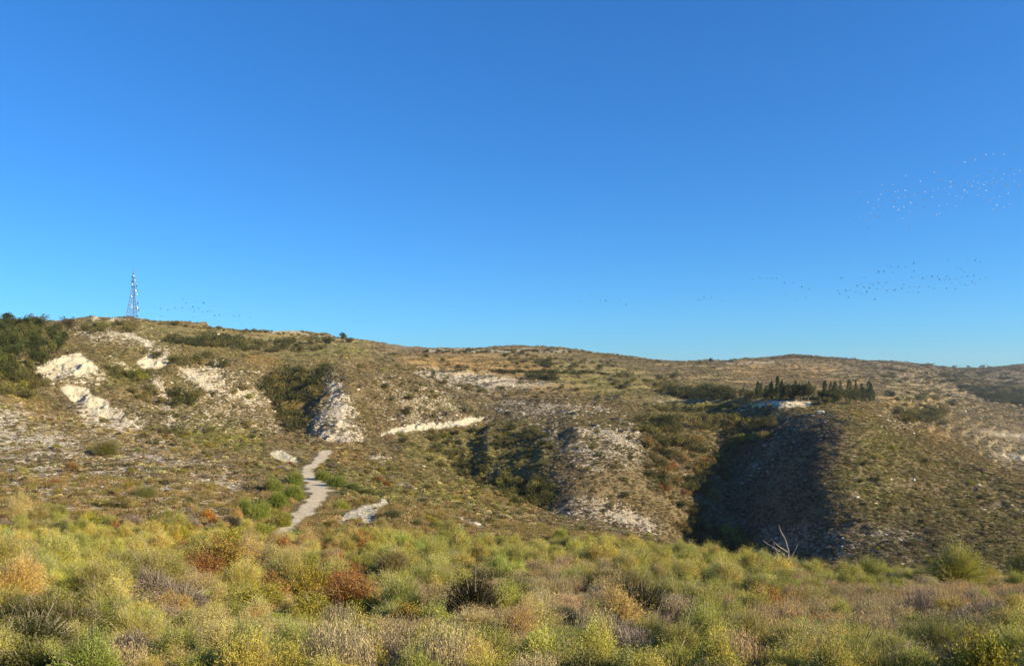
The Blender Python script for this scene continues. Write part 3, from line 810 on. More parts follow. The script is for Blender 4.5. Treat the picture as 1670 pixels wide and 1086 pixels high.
# shrubs one can pick out in the photograph: (column, row of the base, width in photo px, kind, colour, height factor, label); a few are tinted dark for shaded hollows
NAMED = [
 (1560, 968, 112, 'broom', (.38, .38, .07), 1.25, 'large bright green bush standing on the crest at the right'),
 (1680, 962, 84, 'broom', (.42, .39, .06), 1.5, 'yellow-green bush cut by the right edge of the photo'),
 (1150, 1040, 105, 'broom', (.30, .33, .08), .9, 'big rounded pale green bush right of the bottom centre'),
 (888, 1030, 80, 'broom', (.36, .36, .07), .9, 'rounded yellow-green bush behind golden grass at the bottom centre'),
 (1200, 1092, 120, 'broom', (.38, .38, .08), .7, 'yellow-green bush cut by the bottom edge right of centre'),
 (930, 905, 62, 'broom', (.27, .29, .07), .9, 'green dome bush alone on the brown slope above the centre shrubs'),
 (1112, 918, 50, 'broom', (.31, .34, .06), 1.2, 'bright green bush at the crest left of the dark ravine'),
 (172, 742, 58, 'olive', (.20, .19, .05), .85, 'lone domed olive bush on the stony slope at the left'),
 (118, 768, 34, 'straw', (.36, .22, .05), .8, 'small golden bush below the lone domed olive bush'),
 (96, 848, 50, 'broom', (.30, .32, .06), .9, 'yellow-green bush on the bare slope above the lower left shrubs'),
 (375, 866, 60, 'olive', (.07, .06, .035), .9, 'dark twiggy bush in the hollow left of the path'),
 (340, 850, 34, 'leafy', (.50, .24, .05), 1.2, 'small orange-leaved bush beside the dark hollow'),
 (235, 812, 52, 'olive', (.20, .21, .06), .8, 'faint green bush in the middle of the stony left slope'),
 (775, 1026, 140, 'olive', (.055, .05, .02), 1.4, 'drooping bush tinted dark for the shadowed hollow at the lower centre'),  # near-black tint stands in for the shade of the hollow
 (808, 890, 36, 'olive', (.13, .14, .045), .8, 'dark bush on the brown slope right of the white rock'),
 (640, 845, 44, 'olive', (.12, .13, .05), .7, 'dark green bush just right of the white rock outcrop'),
 (714, 862, 26, 'broom', (.33, .35, .06), 1.0, 'small yellow bush on the brown slope right of the white rock'),
 (755, 880, 34, 'leafy', (.30, .19, .06), .8, 'small rusty bush on the brown slope above the centre shrubs'),
 (480, 890, 62, 'leafy', (.20, .24, .05), .8, 'green bush at the foot of the path'),
 (530, 888, 60, 'leafy', (.27, .22, .05), .85, 'orange and green bush right of the path foot'),
 (430, 885, 60, 'leafy', (.33, .35, .06), 1.1, 'tall yellow-green bush left of the path foot'),
 (425, 850, 54, 'leafy', (.28, .33, .06), 1.2, 'leafy green bush on the left bank of the path, lower one'),
 (452, 830, 52, 'leafy', (.25, .30, .05), 1.1, 'leafy green bush on the left bank of the path, second from below'),
 (478, 815, 46, 'leafy', (.25, .30, .055), 1.1, 'leafy green bush on the left bank where the path widens'),
 (482, 792, 40, 'leafy', (.26, .31, .06), 1.1, 'leafy green bush on the left bank, topmost beside the path'),
 (525, 783, 36, 'leafy', (.22, .26, .05), .9, 'dark-based green bush on the right bank at the bend of the path'),
 (548, 793, 40, 'leafy', (.20, .25, .05), .9, 'green bush right of the path bend casting shade on the path'),
 (575, 800, 36, 'olive', (.18, .22, .05), .8, 'third green bush out from the path bend on the right'),
 (556, 832, 36, 'leafy', (.30, .32, .06), .9, 'yellow-green bush between the path and the white rock'),
 (540, 858, 34, 'leafy', (.34, .25, .07), .7, 'tan and orange bush between the path foot and the white rock'),
 (600, 806, 34, 'olive', (.2, .22, .06), .7, 'low green bush above the white rock'),
 (290, 1010, 130, 'dead', (.2, .14, .09), 1.1, 'big dark bare-twigged shrub at the lower left'),
 (45, 1092, 190, 'olive', (.055, .065, .02), .95, 'green bush tinted dark for the shade in the bottom left corner'),  # tint carries the shade of this corner
 (1045, 1026, 120, 'olive', (.05, .048, .02), 1.3, 'bush tinted dark as the shaded gap between dry stalks and the big pale green bush'),  # shade of the gap between shrubs put into the tint
 (205, 1098, 150, 'dead', (.09, .06, .035), 1.0, 'bare bush tinted dark as shade beside the bottom left corner bush'),  # darkened tint in place of the shade lying here
 (398, 842, 50, 'leafy', (.26, .30, .06), 1.2, 'leafy green bush left of the path, farthest from it'),
 (446, 802, 40, 'leafy', (.24, .27, .06), 1.1, 'green bush behind the left bank bushes of the path'),
 (462, 858, 44, 'leafy', (.34, .33, .06), 1.1, 'yellow-green bush leaning over the foot of the path'),
 (560, 985, 120, 'leafy', (.40, .18, .06), .9, 'rusty red leafy shrub left of the lower centre'),
 (360, 950, 120, 'leafy', (.36, .26, .06), 1.2, 'tall twiggy shrub with red and yellow leaves at the left'),
 (430, 1075, 130, 'straw', (.62, .49, .20), .8, 'pale golden feathery shrub at the bottom left of centre'),
 (545, 1080, 110, 'broom', (.25, .29, .06), 1.1, 'upright green shrub at the bottom left of centre'),
]
def new_item(x, y, r, hf, kd, tint, label=None):
    z = float(height(np.array([x]), np.array([y]))[0])
    return dict(x=x, y=y, z=z, r=r, hf=hf, kd=kd, tint=tint, label=label, px=CX+F*x/y, py=YH-F*z/y, show=r/y)
items = []
_dt = at(1281, 938); keep(_dt.x, _dt.y, .9); keep(_dt.x, _dt.y - 1.6, .7)
for (px, py, wpx, kd, tint, hf, lab) in NAMED:
    p = at(px, min(py, 1100)); r = wpx*.5*p.y/F
    items.append(new_item(p.x, p.y, r, hf, kd, tint, lab)); keep(p.x, p.y, r*.9)
for t in range(42000):
    Y = math.sqrt(rs.uniform(9.0**2, 64**2)); X = rs.uniform(-.70*Y - 4, .70*Y + 4); u = X/Y
    r = float(np.clip(rs.lognormal(-.44, .38), .26, 1.0))
    r = min(r, .50 + max(Y - 9, 0)*.035)
    z = float(height_base(np.array([X]), np.array([Y]))[0]); px = CX+F*u; py = YH-F*z/Y
    top = np.interp(px, fg_top[:, 0], fg_top[:, 1])
    if py < top + rs.normal(0, 7): continue
    if path_near(np.array([X]), np.array([Y]))[0][0] < 1.3: continue
    if not fits(X, Y, r, .54): continue
    kd, ci = fg_kind(px, py, rs); r = min(r, .5) if kd == 'stalk' else r; c = np.array(C_[kd][ci]) * rs.uniform(.8, 1.2) * (1 + rs.normal(0, .06, 3))
    keep(X, Y, r); items.append(new_item(X, Y, r, rs.uniform(.75, 1.4) * min(1, .85 + Y/80), kd, tuple(c)))
n_dense = len(items)
for t in range(9000):      # thinner and smaller on the slope behind
    Y = math.sqrt(rs.uniform(40.**2, 132**2)); u = rs.uniform(-.68, .68); X = u*Y
    r = float(np.clip(rs.lognormal(-.95, .35), .2, .9))
    z = float(height_base(np.array([X]), np.array([Y]))[0]); px = CX+F*u; py = YH-F*z/Y
    top = np.interp(px, fg_top[:, 0], fg_top[:, 1])
    if py >= top: continue
    rk = float(sample(ROCK, np.array([px]), np.array([py]))[0]); br = float(sample(BRIGHT, np.array([px]), np.array([py]))[0])
    gr = float(sample(GREEN, np.array([px]), np.array([py]))[0])
    if br > .15 or rs.rand() > (.30 + .6*gr - .35*rk): continue
    if path_near(np.array([X]), np.array([Y]))[0][0] < 1.25: continue
    if not fits(X, Y, r, .9): continue
    kd, ci = fg_kind(px, 800, rs); c = np.array(C_[kd][ci]) * rs.uniform(.65, 1.0) * (1 + rs.normal(0, .06, 3))
    keep(X, Y, r); items.append(new_item(X, Y, r, rs.uniform(.6, 1.0), kd, tuple(c)))
ax = np.array([[i['x'], i['y'], i['z']] for i in items])
vis = visible(ax[:, 0], ax[:, 1], ax[:, 2], 25)
items = [i for i, v in zip(items, vis) if v or i['label']]
order = sorted(range(len(items)), key=lambda k: -(items[k]['show'] + (10 if items[k]['label'] else 0)) * (1 if (items[k]['label'] or (-20 < items[k]['px'] < 1690 and items[k]['py'] < 1110)) else 0))
big, rest = [items[k] for k in order[:285]], [items[k] for k in order[285:]]

ORD = ['leftmost', 'second leftmost', 'third leftmost', 'fourth leftmost', 'fifth leftmost', 'sixth leftmost', 'seventh leftmost', 'eighth leftmost', 'ninth leftmost', 'tenth leftmost']
def single_out(lst, what, where):
    """lst: dicts with px, py, obj; gives every one of a look-alike set its own place in words"""
    if len(lst) == 1:
        lst[0]['obj']['label'] = 'the only %s %s' % (what, where); return
    rows = max(1, int(math.ceil(len(lst) / 10.0)))
    lst = sorted(lst, key=lambda d: d['py'])
    names = {1: [''], 2: ['upper row ', 'lower row '], 3: ['top row ', 'middle row ', 'bottom row ']}.get(rows)
    if names is None: names = ['%s row ' % w for w in ('top second third fourth fifth sixth seventh eighth ninth tenth eleventh twelfth'.split())][:rows]
    for r in range(rows):
        sub = sorted(lst[r*10:(r+1)*10], key=lambda d: d['px'])
        for i, d in enumerate(sub):
            w = ORD[i] if i < len(sub)-1 or i == 0 else 'rightmost'
            d['obj']['label'] = ('%s%s, %s %s' % (names[r], w, what, where)) if names[r] else '%s %s %s' % (w, what, where)
WORDS = dict(broom='yellow-green feathery shrub', straw='golden straw-coloured shrub', leafy='leafy shrub', olive='dark olive shrub', stalk='clump of dry brown stalks', dead='bare grey-brown twig shrub')
sets = {}
for it in big:
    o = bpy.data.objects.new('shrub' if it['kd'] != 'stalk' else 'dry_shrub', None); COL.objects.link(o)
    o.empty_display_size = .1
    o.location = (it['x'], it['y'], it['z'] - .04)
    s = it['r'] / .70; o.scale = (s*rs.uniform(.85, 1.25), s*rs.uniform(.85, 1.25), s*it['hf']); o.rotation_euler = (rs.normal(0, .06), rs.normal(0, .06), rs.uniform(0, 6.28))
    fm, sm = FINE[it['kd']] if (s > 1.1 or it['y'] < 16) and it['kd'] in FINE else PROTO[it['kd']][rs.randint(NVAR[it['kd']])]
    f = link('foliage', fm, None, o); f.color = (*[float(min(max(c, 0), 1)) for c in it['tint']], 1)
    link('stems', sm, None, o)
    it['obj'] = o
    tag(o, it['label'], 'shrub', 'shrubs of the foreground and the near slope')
    if not it['label']:
        px, py = it['px'], it['py']
        what = WORDS[it['kd']]
        if it['kd'] == 'leafy': what = ('rusty red ' if it['tint'][0] > it['tint'][1]*1.45 else 'green ') + what
        colw = ['at far left', 'left of centre', 'near the centre', 'right of centre', 'at far right'][int(min(max(px/334., 0), 4))]
        roww = 'along the bottom edge' if py > 1035 else 'in the middle foreground' if py > 960 else 'at the back of the foreground'
        sets.setdefault((what, roww + ' ' + colw), []).append(it)
for (what, where), lst in sets.items(): single_out(lst, what, where)

if rest:
    P3 = np.array([[i['x'], i['y'], i['z']-.04] for i in rest])
    sc = np.array([[i['r']/.70, i['r']/.70, i['r']/.70*i['hf']] for i in rest])
    pk = [near_index[(i['kd'], rs.randint(NVAR[i['kd']]))] for i in rest]
    scatter('scrub', P3, sc, rs.uniform(0, 6.28, len(rest)), pk, np.clip(np.array([i['tint'] for i in rest]), 0, 1), near_lib,
            'smaller mixed shrubs filling the gaps of the foreground thicket', 'scrub')

# dry grass between the shrubs
n = 17000
Y = np.sqrt(rs.uniform(9.**2, 75**2, n)); X = rs.uniform(-.7, .7, n)*Y*(1+4/Y); Z = height(X, Y)
rk, gr, og, gy, br, px, py = cover(X, Y, Z)
ok = (path_near(X, Y)[0] > .8 + .3*rs.rand(n)) & (br < .2) & (rs.rand(n) < 1.0 - .8*rk) & visible(X, Y, Z, 14)
X, Y, Z, px, py = X[ok], Y[ok], Z[ok], px[ok], py[ok]; n = len(X)
base = np.array([(.40, .29, .12), (.30, .26, .08), (.40, .28, .14), (.24, .20, .07)])[rs.randint(0, 4, n)] * rs.uniform(.7, 1.25, (n, 1))
s = rs.uniform(.6, 1.3, n)
scatter('dry_grass', np.stack([X, Y, Z], 1), np.stack([s, s, s*rs.uniform(.6, 1.2, n)], 1), rs.uniform(0, 6.28, n), rs.randint(0, 4, n), np.clip(base, 0, 1), tuft_lib,
        'dry brown grass tufts between the foreground shrubs', 'grass')

# low scrub over the slopes of the middle distance
def slope_scrub(n, y0, y1, r0, r1, name, label, p=2.0):
    Y = rs.uniform(y0**p, y1**p, n)**(1/p); X = rs.uniform(-.72, .72, n)*Y; Z = height(X, Y)
    rk, gr, og, gy, br, px, py = cover(X, Y, Z)
    dens = fbm(X/7, Y/7, 3, 91)
    pr = np.clip(1.05 - .85*rk, .12, 1) * np.clip(1 - .85*og, .1, 1) * np.where(Y > 330, np.clip(1.5 - 1.7*gr, .12, 1), 1) * np.clip((dens-.30)*4, .45, 1) * np.clip(1 - 2.5*br, 0, 1)
    ok = (rs.rand(n) < pr) & (path_near(X, Y)[0] > 1.15)
    X, Y, Z, rk, gr, og, gy, px, py = [a[ok] for a in (X, Y, Z, rk, gr, og, gy, px, py)]
    v = visible(X, Y, Z, 5); X, Y, Z, rk, gr, og, gy, px, py = [a[v] for a in (X, Y, Z, rk, gr, og, gy, px, py)]
    n = len(X)
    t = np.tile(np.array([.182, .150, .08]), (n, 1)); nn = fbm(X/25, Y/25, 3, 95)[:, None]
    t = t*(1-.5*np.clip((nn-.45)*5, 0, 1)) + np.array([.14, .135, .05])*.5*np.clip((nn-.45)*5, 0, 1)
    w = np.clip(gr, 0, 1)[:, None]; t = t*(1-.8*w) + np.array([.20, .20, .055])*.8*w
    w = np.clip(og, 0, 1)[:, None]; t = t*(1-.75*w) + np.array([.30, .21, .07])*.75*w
    w = np.clip(gy, 0, 1)[:, None]; t = t*(1-.7*w) + np.array([.085, .075, .065])*.7*w  # grey tone; on the ravine face it puts shade into the scrub tint
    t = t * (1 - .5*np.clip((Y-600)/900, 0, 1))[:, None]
    t = 1.6 * t * np.clip(rs.lognormal(-.05, .42, (n, 1)), .35, 2.1) * (1 + rs.normal(0, .05, (n, 3)))
    r = np.clip(rs.lognormal(math.log((r0*r1)**.5), .4, n), r0*.7, r1)
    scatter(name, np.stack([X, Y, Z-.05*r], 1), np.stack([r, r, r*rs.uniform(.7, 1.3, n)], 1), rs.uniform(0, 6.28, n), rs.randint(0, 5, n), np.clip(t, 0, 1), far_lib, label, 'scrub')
    return n
print('scrub', len(items), n_dense, slope_scrub(70000, 45, 150, .16, .6, 'low_scrub', 'low brown scrub on the near slope round the path'),
 slope_scrub(560000, 130, 340, .2, .66, 'hillside_scrub', 'brown and olive scrub dotting the spurs and gullies'),
 slope_scrub(260000, 320, 900, .35, 1.4, 'plateau_scrub', 'scrub and dry growth on the upper plateau', 1.6),
 slope_scrub(140000, 780, 2300, .8, 3.2, 'distant_scrub', 'dark scrub dots on the farthest hills', 1.5))

# ------------------------------------------------------------------ pale stones lying on the rocky slopes
stone_lib = bpy.data.collections.new('stones')
M_STONE = new_mat('chalk stones')
def _stone_mat():
    m, nt, out = M_STONE; g = N(nt)
    base = g.n('ShaderNodeAttribute', attribute_name='tint', attribute_type='INSTANCER').outputs['Color']
    bs = g.n('ShaderNodeBsdfPrincipled'); bs.inputs['Roughness'].default_value = .95; bs.inputs['Specular IOR Level'].default_value = .1
    g.l(base, bs.inputs['Base Color']); g.l(bs.outputs[0], out.inputs[0]); return m
M_STONE = _stone_mat()
def rock_mesh(name, seed, sub=1):
    import bmesh
    bm = bmesh.new(); bmesh.ops.create_icosphere(bm, subdivisions=sub+1, radius=1)
    r_ = np.random.RandomState(seed); k = unit(r_.normal(size=(7, 3))); c = r_.uniform(.55, .9, 7)
    for v in bm.verts:
        d = np.array(v.co); 
        for kk, cc in zip(k, c):
            p = float(d @ kk)
            if p > cc: d = d - kk*(p-cc)
        d *= 1 + r_.normal(0, .03); v.co = Vector((d[0], d[1]*.8, d[2]*.6))
    me = bpy.data.meshes.new(name); bm.to_mesh(me); bm.free(); return me
for i in range(4):
    m_ = rock_mesh('stone', 500+i); m_.materials.append(M_STONE)
    stone_lib.objects.link(bpy.data.objects.new('a%02d_stone' % i, m_))
n = 260000
Y = rs.uniform(45.**1.7, 420**1.7, n)**(1/1.7); X = rs.uniform(-.70, .70, n)*Y; Z = height(X, Y)
rk, gr, og, gy, br, px, py = cover(X, Y, Z)
dens = fbm(X/5, Y/5, 3, 97)
ok = (rs.rand(n) < np.clip(rk*1.3-.12, .012, 1)*np.clip((dens-.3)*4, .2, 1)) & (path_near(X, Y)[0] > 1.1)
X, Y, Z, gy = X[ok], Y[ok], Z[ok], gy[ok]; v = visible(X, Y, Z, 3); X, Y, Z, gy = X[v], Y[v], Z[v], gy[v]; n = len(X)
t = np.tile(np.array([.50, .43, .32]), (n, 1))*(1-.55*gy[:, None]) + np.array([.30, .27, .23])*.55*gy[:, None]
t = t*rs.uniform(.75, 1.25, (n, 1)); r = np.clip(rs.lognormal(-1.45, .5, n), .1, .75) * np.clip(Y/180, .5, 1.3)
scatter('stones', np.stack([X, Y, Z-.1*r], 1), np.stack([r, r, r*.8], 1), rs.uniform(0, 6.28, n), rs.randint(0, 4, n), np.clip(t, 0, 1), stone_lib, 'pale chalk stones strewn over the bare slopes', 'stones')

# ------------------------------------------------------------------ path and tracks
def path_material():
    m, nt, out = new_mat('pale trodden earth'); g = N(nt)
    P = g.n('ShaderNodeNewGeometry').outputs['Position']
    n1 = g.noise(P, 1.2, 5, .65); n2 = g.noise(P, 9, 4, .6)
    c = g.mix(g.rng(n1, .35, .65), (.60, .48, .30), (.78, .66, .44))
    c = g.mix(g.math('MULTIPLY', g.rng(n2, .45, .62), .7), c, (.30, .22, .12))
    ed = g.n('ShaderNodeAttribute', attribute_name='edge').outputs['Fac']
    ef = g.rng(g.math('ADD', ed, g.math('MULTIPLY', g.math('ADD', n1, n2), .9)), 1.42, 1.62)
    c = g.mix(ef, c, g.mix(g.rng(n2, .35, .65), (.14, .115, .05), (.25, .19, .10)))
    bs = g.n('ShaderNodeBsdfPrincipled'); bs.inputs['Roughness'].default_value = .95; bs.inputs['Specular IOR Level'].default_value = .1
    bp = g.n('ShaderNodeBump'); bp.inputs['Strength'].default_value = .4; bp.inputs['Distance'].default_value = .1
    g.l(n2, bp.inputs['Height']); g.l(bp.outputs[0], bs.inputs['Normal'])
    g.l(c, bs.inputs['Base Color']); g.l(bs.outputs[0], out.inputs[0]); return m
M_PATH = path_material()
def ribbon(name, C4, label, lift=.05, across=9):
    C4 = np.asarray(C4); d = np.gradient(C4[:, :2], axis=0); d = d/np.maximum(np.linalg.norm(d, axis=1, keepdims=True), 1e-6)
    nrm = np.stack([-d[:, 1], d[:, 0]], 1); tt = np.linspace(-.5, .5, across)
    wob = 1 + .5*(vnoise(np.arange(len(C4))/3.0, np.zeros(len(C4)), 3)-.5)[:, None]*2
    off = tt[None, :]*C4[:, 3:4]*wob
    X = C4[:, 0:1] + nrm[:, 0:1]*off; Y = C4[:, 1:2] + nrm[:, 1:2]*off
    Z = height(X, Y) + lift; Z[:, 0] -= lift*2.5; Z[:, -1] -= lift*2.5
    nr, nc = X.shape; ii = (np.arange(nr-1)[:, None]*nc + np.arange(nc-1)[None, :]).ravel()
    me = make_mesh(name, np.stack([X, Y, Z], -1).reshape(-1, 3), np.stack([ii, ii+nc, ii+nc+1, ii+1], 1), True)
    float_attr(me, 'edge', np.repeat(np.abs(tt)[None, :]*2, nr, 0).ravel())
    return tag(link(name, me, M_PATH), label, None, None, 'structure')
ribbon('path', PATH_C, 'pale footpath bending up between bushes')
def track(name, pts, w, label, lift=.12):
    P_ = [at(x, y) for x, y in pts]; out = []
    for a, b in zip(P_[:-1], P_[1:]):
        n_ = max(3, int((b-a).length/1.5))
        for k in range(n_): t_ = k/n_; out.append((a.x+(b.x-a.x)*t_, a.y+(b.y-a.y)*t_, 0, w))
    out = _smooth_cols(np.array(out), 12)
    return ribbon(name, out, label, lift, 7)
track('track', [(1000, 680), (1060, 682), (1120, 683), (1180, 684), (1240, 682)], 3.0, 'thin pale track along the rim of the ravine')
track('track', [(1190, 668), (1230, 664), (1262, 660), (1290, 657), (1322, 659)], 8.0, 'wide pale dirt track below the cypresses')
track('track', [(1215, 893), (1250, 905), (1300, 916), (1365, 930)], 1.6, 'narrow pale path at the bottom of the ravine')

# ------------------------------------------------------------------ trees and bushes
def tube(P0, P1, r0, r1, seg=7):
    P0 = np.array(P0, float); P1 = np.array(P1, float); d = unit(P1-P0)
    a = unit(np.cross(d, [0.3, 1, .2])); b = np.cross(d, a); th = np.linspace(0, 2*np.pi, seg, endpoint=False)
    ring = np.cos(th)[:, None]*a + np.sin(th)[:, None]*b
    V = np.concatenate([P0+ring*r0, P1+ring*r1]); i = np.arange(seg); j = (i+1) % seg
    return V, np.stack([i, j, j+seg, i+seg], 1)
def join(parts):
    Vs, Fs, o = [], [], 0
    for V, Fc in parts: Vs.append(V); Fs.append(Fc+o); o += len(V)
    return np.concatenate(Vs), np.concatenate(Fs)
def tree_meshes(seed, trunk_h=.28, wide=.5, clumps=22, per=95, ls=.055):
    """unit-height broadleaf tree"""
    r_ = np.random.RandomState(seed); parts = []
    lean = r_.normal(0, .03, 2); top = np.array([lean[0], lean[1], trunk_h])
    parts.append(tube((0, 0, -.03), top, .032, .022))
    cc = unit(r_.normal(size=(clumps, 3))) * r_.uniform(.35, 1, (clumps, 1)) * [wide*.72, wide*.72, (1-trunk_h)*.42] + [0, 0, trunk_h+(1-trunk_h)*.5]
    for c in cc[:9]: parts.append(tube(top, c, .014, .004, 5))
    cr = r_.uniform(.10, .19, clumps)
    d = unit(r_.normal(size=(clumps, per, 3))); P_ = cc[:, None] + d*(cr[:, None, None]*r_.uniform(.55, 1.1, (clumps, per, 1))); D = unit(d + r_.normal(0, .9, d.shape)).reshape(-1, 3)
    V, Fc = leaf_quads(P_.reshape(-1, 3), D, ls, ls*.6, r_)
    sh = np.repeat(np.clip(np.repeat(r_.normal(.5, .2, clumps), per) + r_.normal(0, .18, clumps*per), 0, 1), 4)
    cm = make_mesh('crown', V, Fc); float_attr(cm, 'shade', sh); cm.materials.append(M_LEAF)
    tv, tf = join(parts); tm = make_mesh('trunk', tv, tf, True); tm.materials.append(M_BARK)
    return cm, tm
def cypress_meshes(seed, wide=.085):
    r_ = np.random.RandomState(seed); n_ = 1500
    h = r_.uniform(.05, 1, n_)**.9; a = r_.uniform(0, 6.283, n_)
    prof = wide*np.clip(np.sin(np.clip(h, 0, 1)**.6*np.pi)**.6 + .12, 0, 1.2)*(1 + .3*np.sin(a*2 + h*9 + seed))
    q = prof*r_.uniform(.55, 1.1, n_)
    P_ = np.stack([np.cos(a)*q, np.sin(a)*q, h], 1); D = unit(np.stack([np.cos(a)*.5, np.sin(a)*.5, np.ones(n_)], 1) + r_.normal(0, .35, (n_, 3)))
    V, Fc = leaf_quads(P_, D, .045, .022, r_)
    cm = make_mesh('crown', V, Fc); float_attr(cm, 'shade', np.repeat(r_.rand(n_), 4)); cm.materials.append(M_LEAF)
    tv, tf = tube((0, 0, -.03), (0, 0, .75), .016, .005); tm = make_mesh('trunk', tv, tf, True); tm.materials.append(M_BARK)
    return cm, tm
def bush_meshes(seed, n_=1500, ls=.13):
    r_ = np.random.RandomState(seed); k = 12
    cc = np.stack([r_.normal(0, .5, k), r_.normal(0, .5, k), r_.uniform(.2, 1.05, k)], 1); cr = r_.uniform(.22, .5, k)
    d = unit(r_.normal(size=(k, n_//k, 3))); P_ = cc[:, None] + d*(cr[:, None, None]*r_.uniform(.5, 1.08, (k, n_//k, 1)))
    P_[..., 2] = np.abs(P_[..., 2]); D = unit(d + r_.normal(0, .9, d.shape)).reshape(-1, 3)
    V, Fc = leaf_quads(P_.reshape(-1, 3), D, ls, ls*.6, r_)
    sh = np.repeat(np.clip(np.repeat(r_.normal(.5, .18, k), n_//k) + r_.normal(0, .2, (n_//k)*k), 0, 1), 4)
    cm = make_mesh('foliage', V, Fc); float_attr(cm, 'shade', sh); cm.materials.append(M_LEAF)
    st = [tube((0, 0, -.15), c*.8, .05, .02, 5) for c in cc[:5]]
    tv, tf = join(st); tm = make_mesh('stems', tv, tf, True); tm.materials.append(M_BARK)
    return cm, tm
TREES = [tree_meshes(600+i, r_t, w_) for i, (r_t, w_) in enumerate([(.2, .52), (.24, .46), (.16, .58), (.28, .42)])]
CYPR = [cypress_meshes(640+i, w_) for i, w_ in enumerate([.075, .095, .12, .085])]
BUSH = [bush_meshes(660+i) for i in range(5)]
BUSHES = []      # every bush is collected first: the 290 that show largest stand alone, the rest are one cover
def plant(kind, px, py, hpx, tint, wf=1.0, top=None):
    """kind, photo column and row of the base, height in photo px"""
    p = at(px, py); h = hpx*p.y/F
    d_ = dict(obj={}, px=px, py=py, kind=kind, p=p, h=h, hpx=hpx, tint=tint, wf=wf, rot=rs.uniform(0, 6.28), pick=rs.randint(5), set=None)
    if kind == 'bush': BUSHES.append(d_)
    else: grow(d_)
    return d_
def grow(d_):
    kind = d_['kind']; lib = dict(tree=TREES, cypress_tree=CYPR, bush=BUSH)[kind]; cm, tm = lib[d_['pick'] % len(lib)]
    o = bpy.data.objects.new(kind, None); COL.objects.link(o); o.empty_display_size = .2
    s = d_['h'] if kind != 'bush' else d_['h']/1.35
    o.location = (d_['p'].x, d_['p'].y, d_['p'].z - .03*d_['h']); o.scale = (s*d_['wf'], s*d_['wf'], s); o.rotation_euler = (0, 0, d_['rot'])
    f = link('crown' if kind != 'bush' else 'foliage', cm, None, o); f.color = (*[float(min(max(c, 0), 1)) for c in d_['tint']], 1)
    link('trunk' if kind != 'bush' else 'stems', tm, None, o)
    for k_, v_ in d_['obj'].items(): o[k_] = v_
    d_['obj'] = o
def inside(p, pts):
    x, y = p; c = False; n_ = len(pts)
    for i in range(n_):
        ax_, ay = pts[i]; bx, by = pts[(i+1) % n_]
        if (ay > y) != (by > y) and x < (bx-ax_)*(y-ay)/(by-ay)+ax_: c = not c
    return c
def cluster(kind, pts, count, hmin, hmax, cols, what, where, cat, group, gap=5, wf=(.9, 1.2)):
    xs = [p[0] for p in pts]; ys = [p[1] for p in pts]; got = []; tries = 0
    while len(got) < count and tries < count*60:
        tries += 1; p = (rs.uniform(min(xs), max(xs)), rs.uniform(min(ys), max(ys)))
        if not inside(p, pts) or any(abs(p[0]-q[0]) < gap and abs(p[1]-q[1]) < gap*.6 for q in got): continue
        got.append(p)
    res = []
    for p in got:
        c = np.array(cols[rs.randint(len(cols))])*rs.uniform(.8, 1.25)
        hp = rs.uniform(hmin, hmax)
        res.append(plant(kind, p[0], p[1], hp, c, rs.uniform(*wf)))
        res[-1]['obj']['category'] = cat; res[-1]['obj']['group'] = group
    if kind == 'bush':
        for q in res: q['set'] = (what, where)
    else: single_out(res, what, where)
    return res
DK = [(.07, .08, .03), (.095, .095, .035)]; OL = [(.17, .155, .055), (.14, .13, .05), (.21, .17, .06), (.13, .13, .045)]
YG = [(.27, .26, .05), (.22, .24, .05)]; RU = [(.28, .15, .05), (.24, .18, .06)]
G1 = 'trees of the grove on the left hill'
cluster('tree', [(-15, 545), (40, 540), (100, 548), (108, 575), (70, 600), (40, 618), (-15, 625)], 42, 24, 36, [(.11, .125, .04), (.16, .155, .05), (.075, .09, .03), (.10, .12, .035)], 'round green tree', 'in the grove on the left hill', 'tree', G1, 12, (.8, 1.1))
for (px, py, h, lab) in [(62, 541, 32, 'tallest brownish tree at the top of the left grove'), (112, 540, 26, 'brownish tree standing just right of the left grove'), (95, 543, 18, 'low tree between the left grove and its brownish neighbour')]:
    d_ = plant('tree', px, py, h, (.13, .11, .05), 1.1); tag(d_['obj'], lab, 'tree')
cluster('bush', [(-10, 620), (50, 605), (70, 625), (40, 655), (-10, 640)], 16, 14, 24, OL+YG[:1], 'olive bush', 'below the left grove', 'bush', 'bushes below the left grove', 9)
cluster('bush', [(130, 536), (215, 528), (215, 548), (140, 542)], 10, 9, 15, OL, 'olive bush', 'on the hilltop left of the mast', 'bush', 'bushes on the left hilltop', 8)
for px, py, h, kd, c, lab in [(281, 530, 9, 'bush', (.12, .11, .04), 'small round bush on the skyline right of the mast'),
   (560, 556, 15, 'tree', (.09, .085, .035), 'lone dark tree on the skyline where the ridge drops'), (568, 558, 9, 'bush', (.09, .09, .04), 'small bush at the right foot of the lone skyline tree'),
   (1159, 593, 9, 'tree', (.10, .10, .06), 'tiny lone tree on the far skyline right of centre'), (1140, 593, 5, 'bush', (.10, .10, .06), 'dot of a bush left of the tiny far skyline tree'),
   (1072, 590, 4, 'bush', (.10, .10, .05), 'speck of a bush on the skyline right of the flat-topped hill')]:
    d_ = plant(kd, px, py, h, c, 1.2); tag(d_['obj'], lab, kd)
cluster('bush', [(280, 558), (400, 556), (400, 568), (330, 568), (285, 562)], 30, 11, 18, DK+OL[:1], 'dark bush', 'in the dark hedge right of the mast hill', 'bush', 'bushes of the dark hillside hedge', 7, (1, 1.4))
cluster('bush', [(400, 560), (540, 558), (520, 575), (410, 575)], 16, 9, 15, OL+DK[:1], 'olive bush', 'on the slope left of the skyline tree', 'bush', 'bushes under the middle ridge', 10)
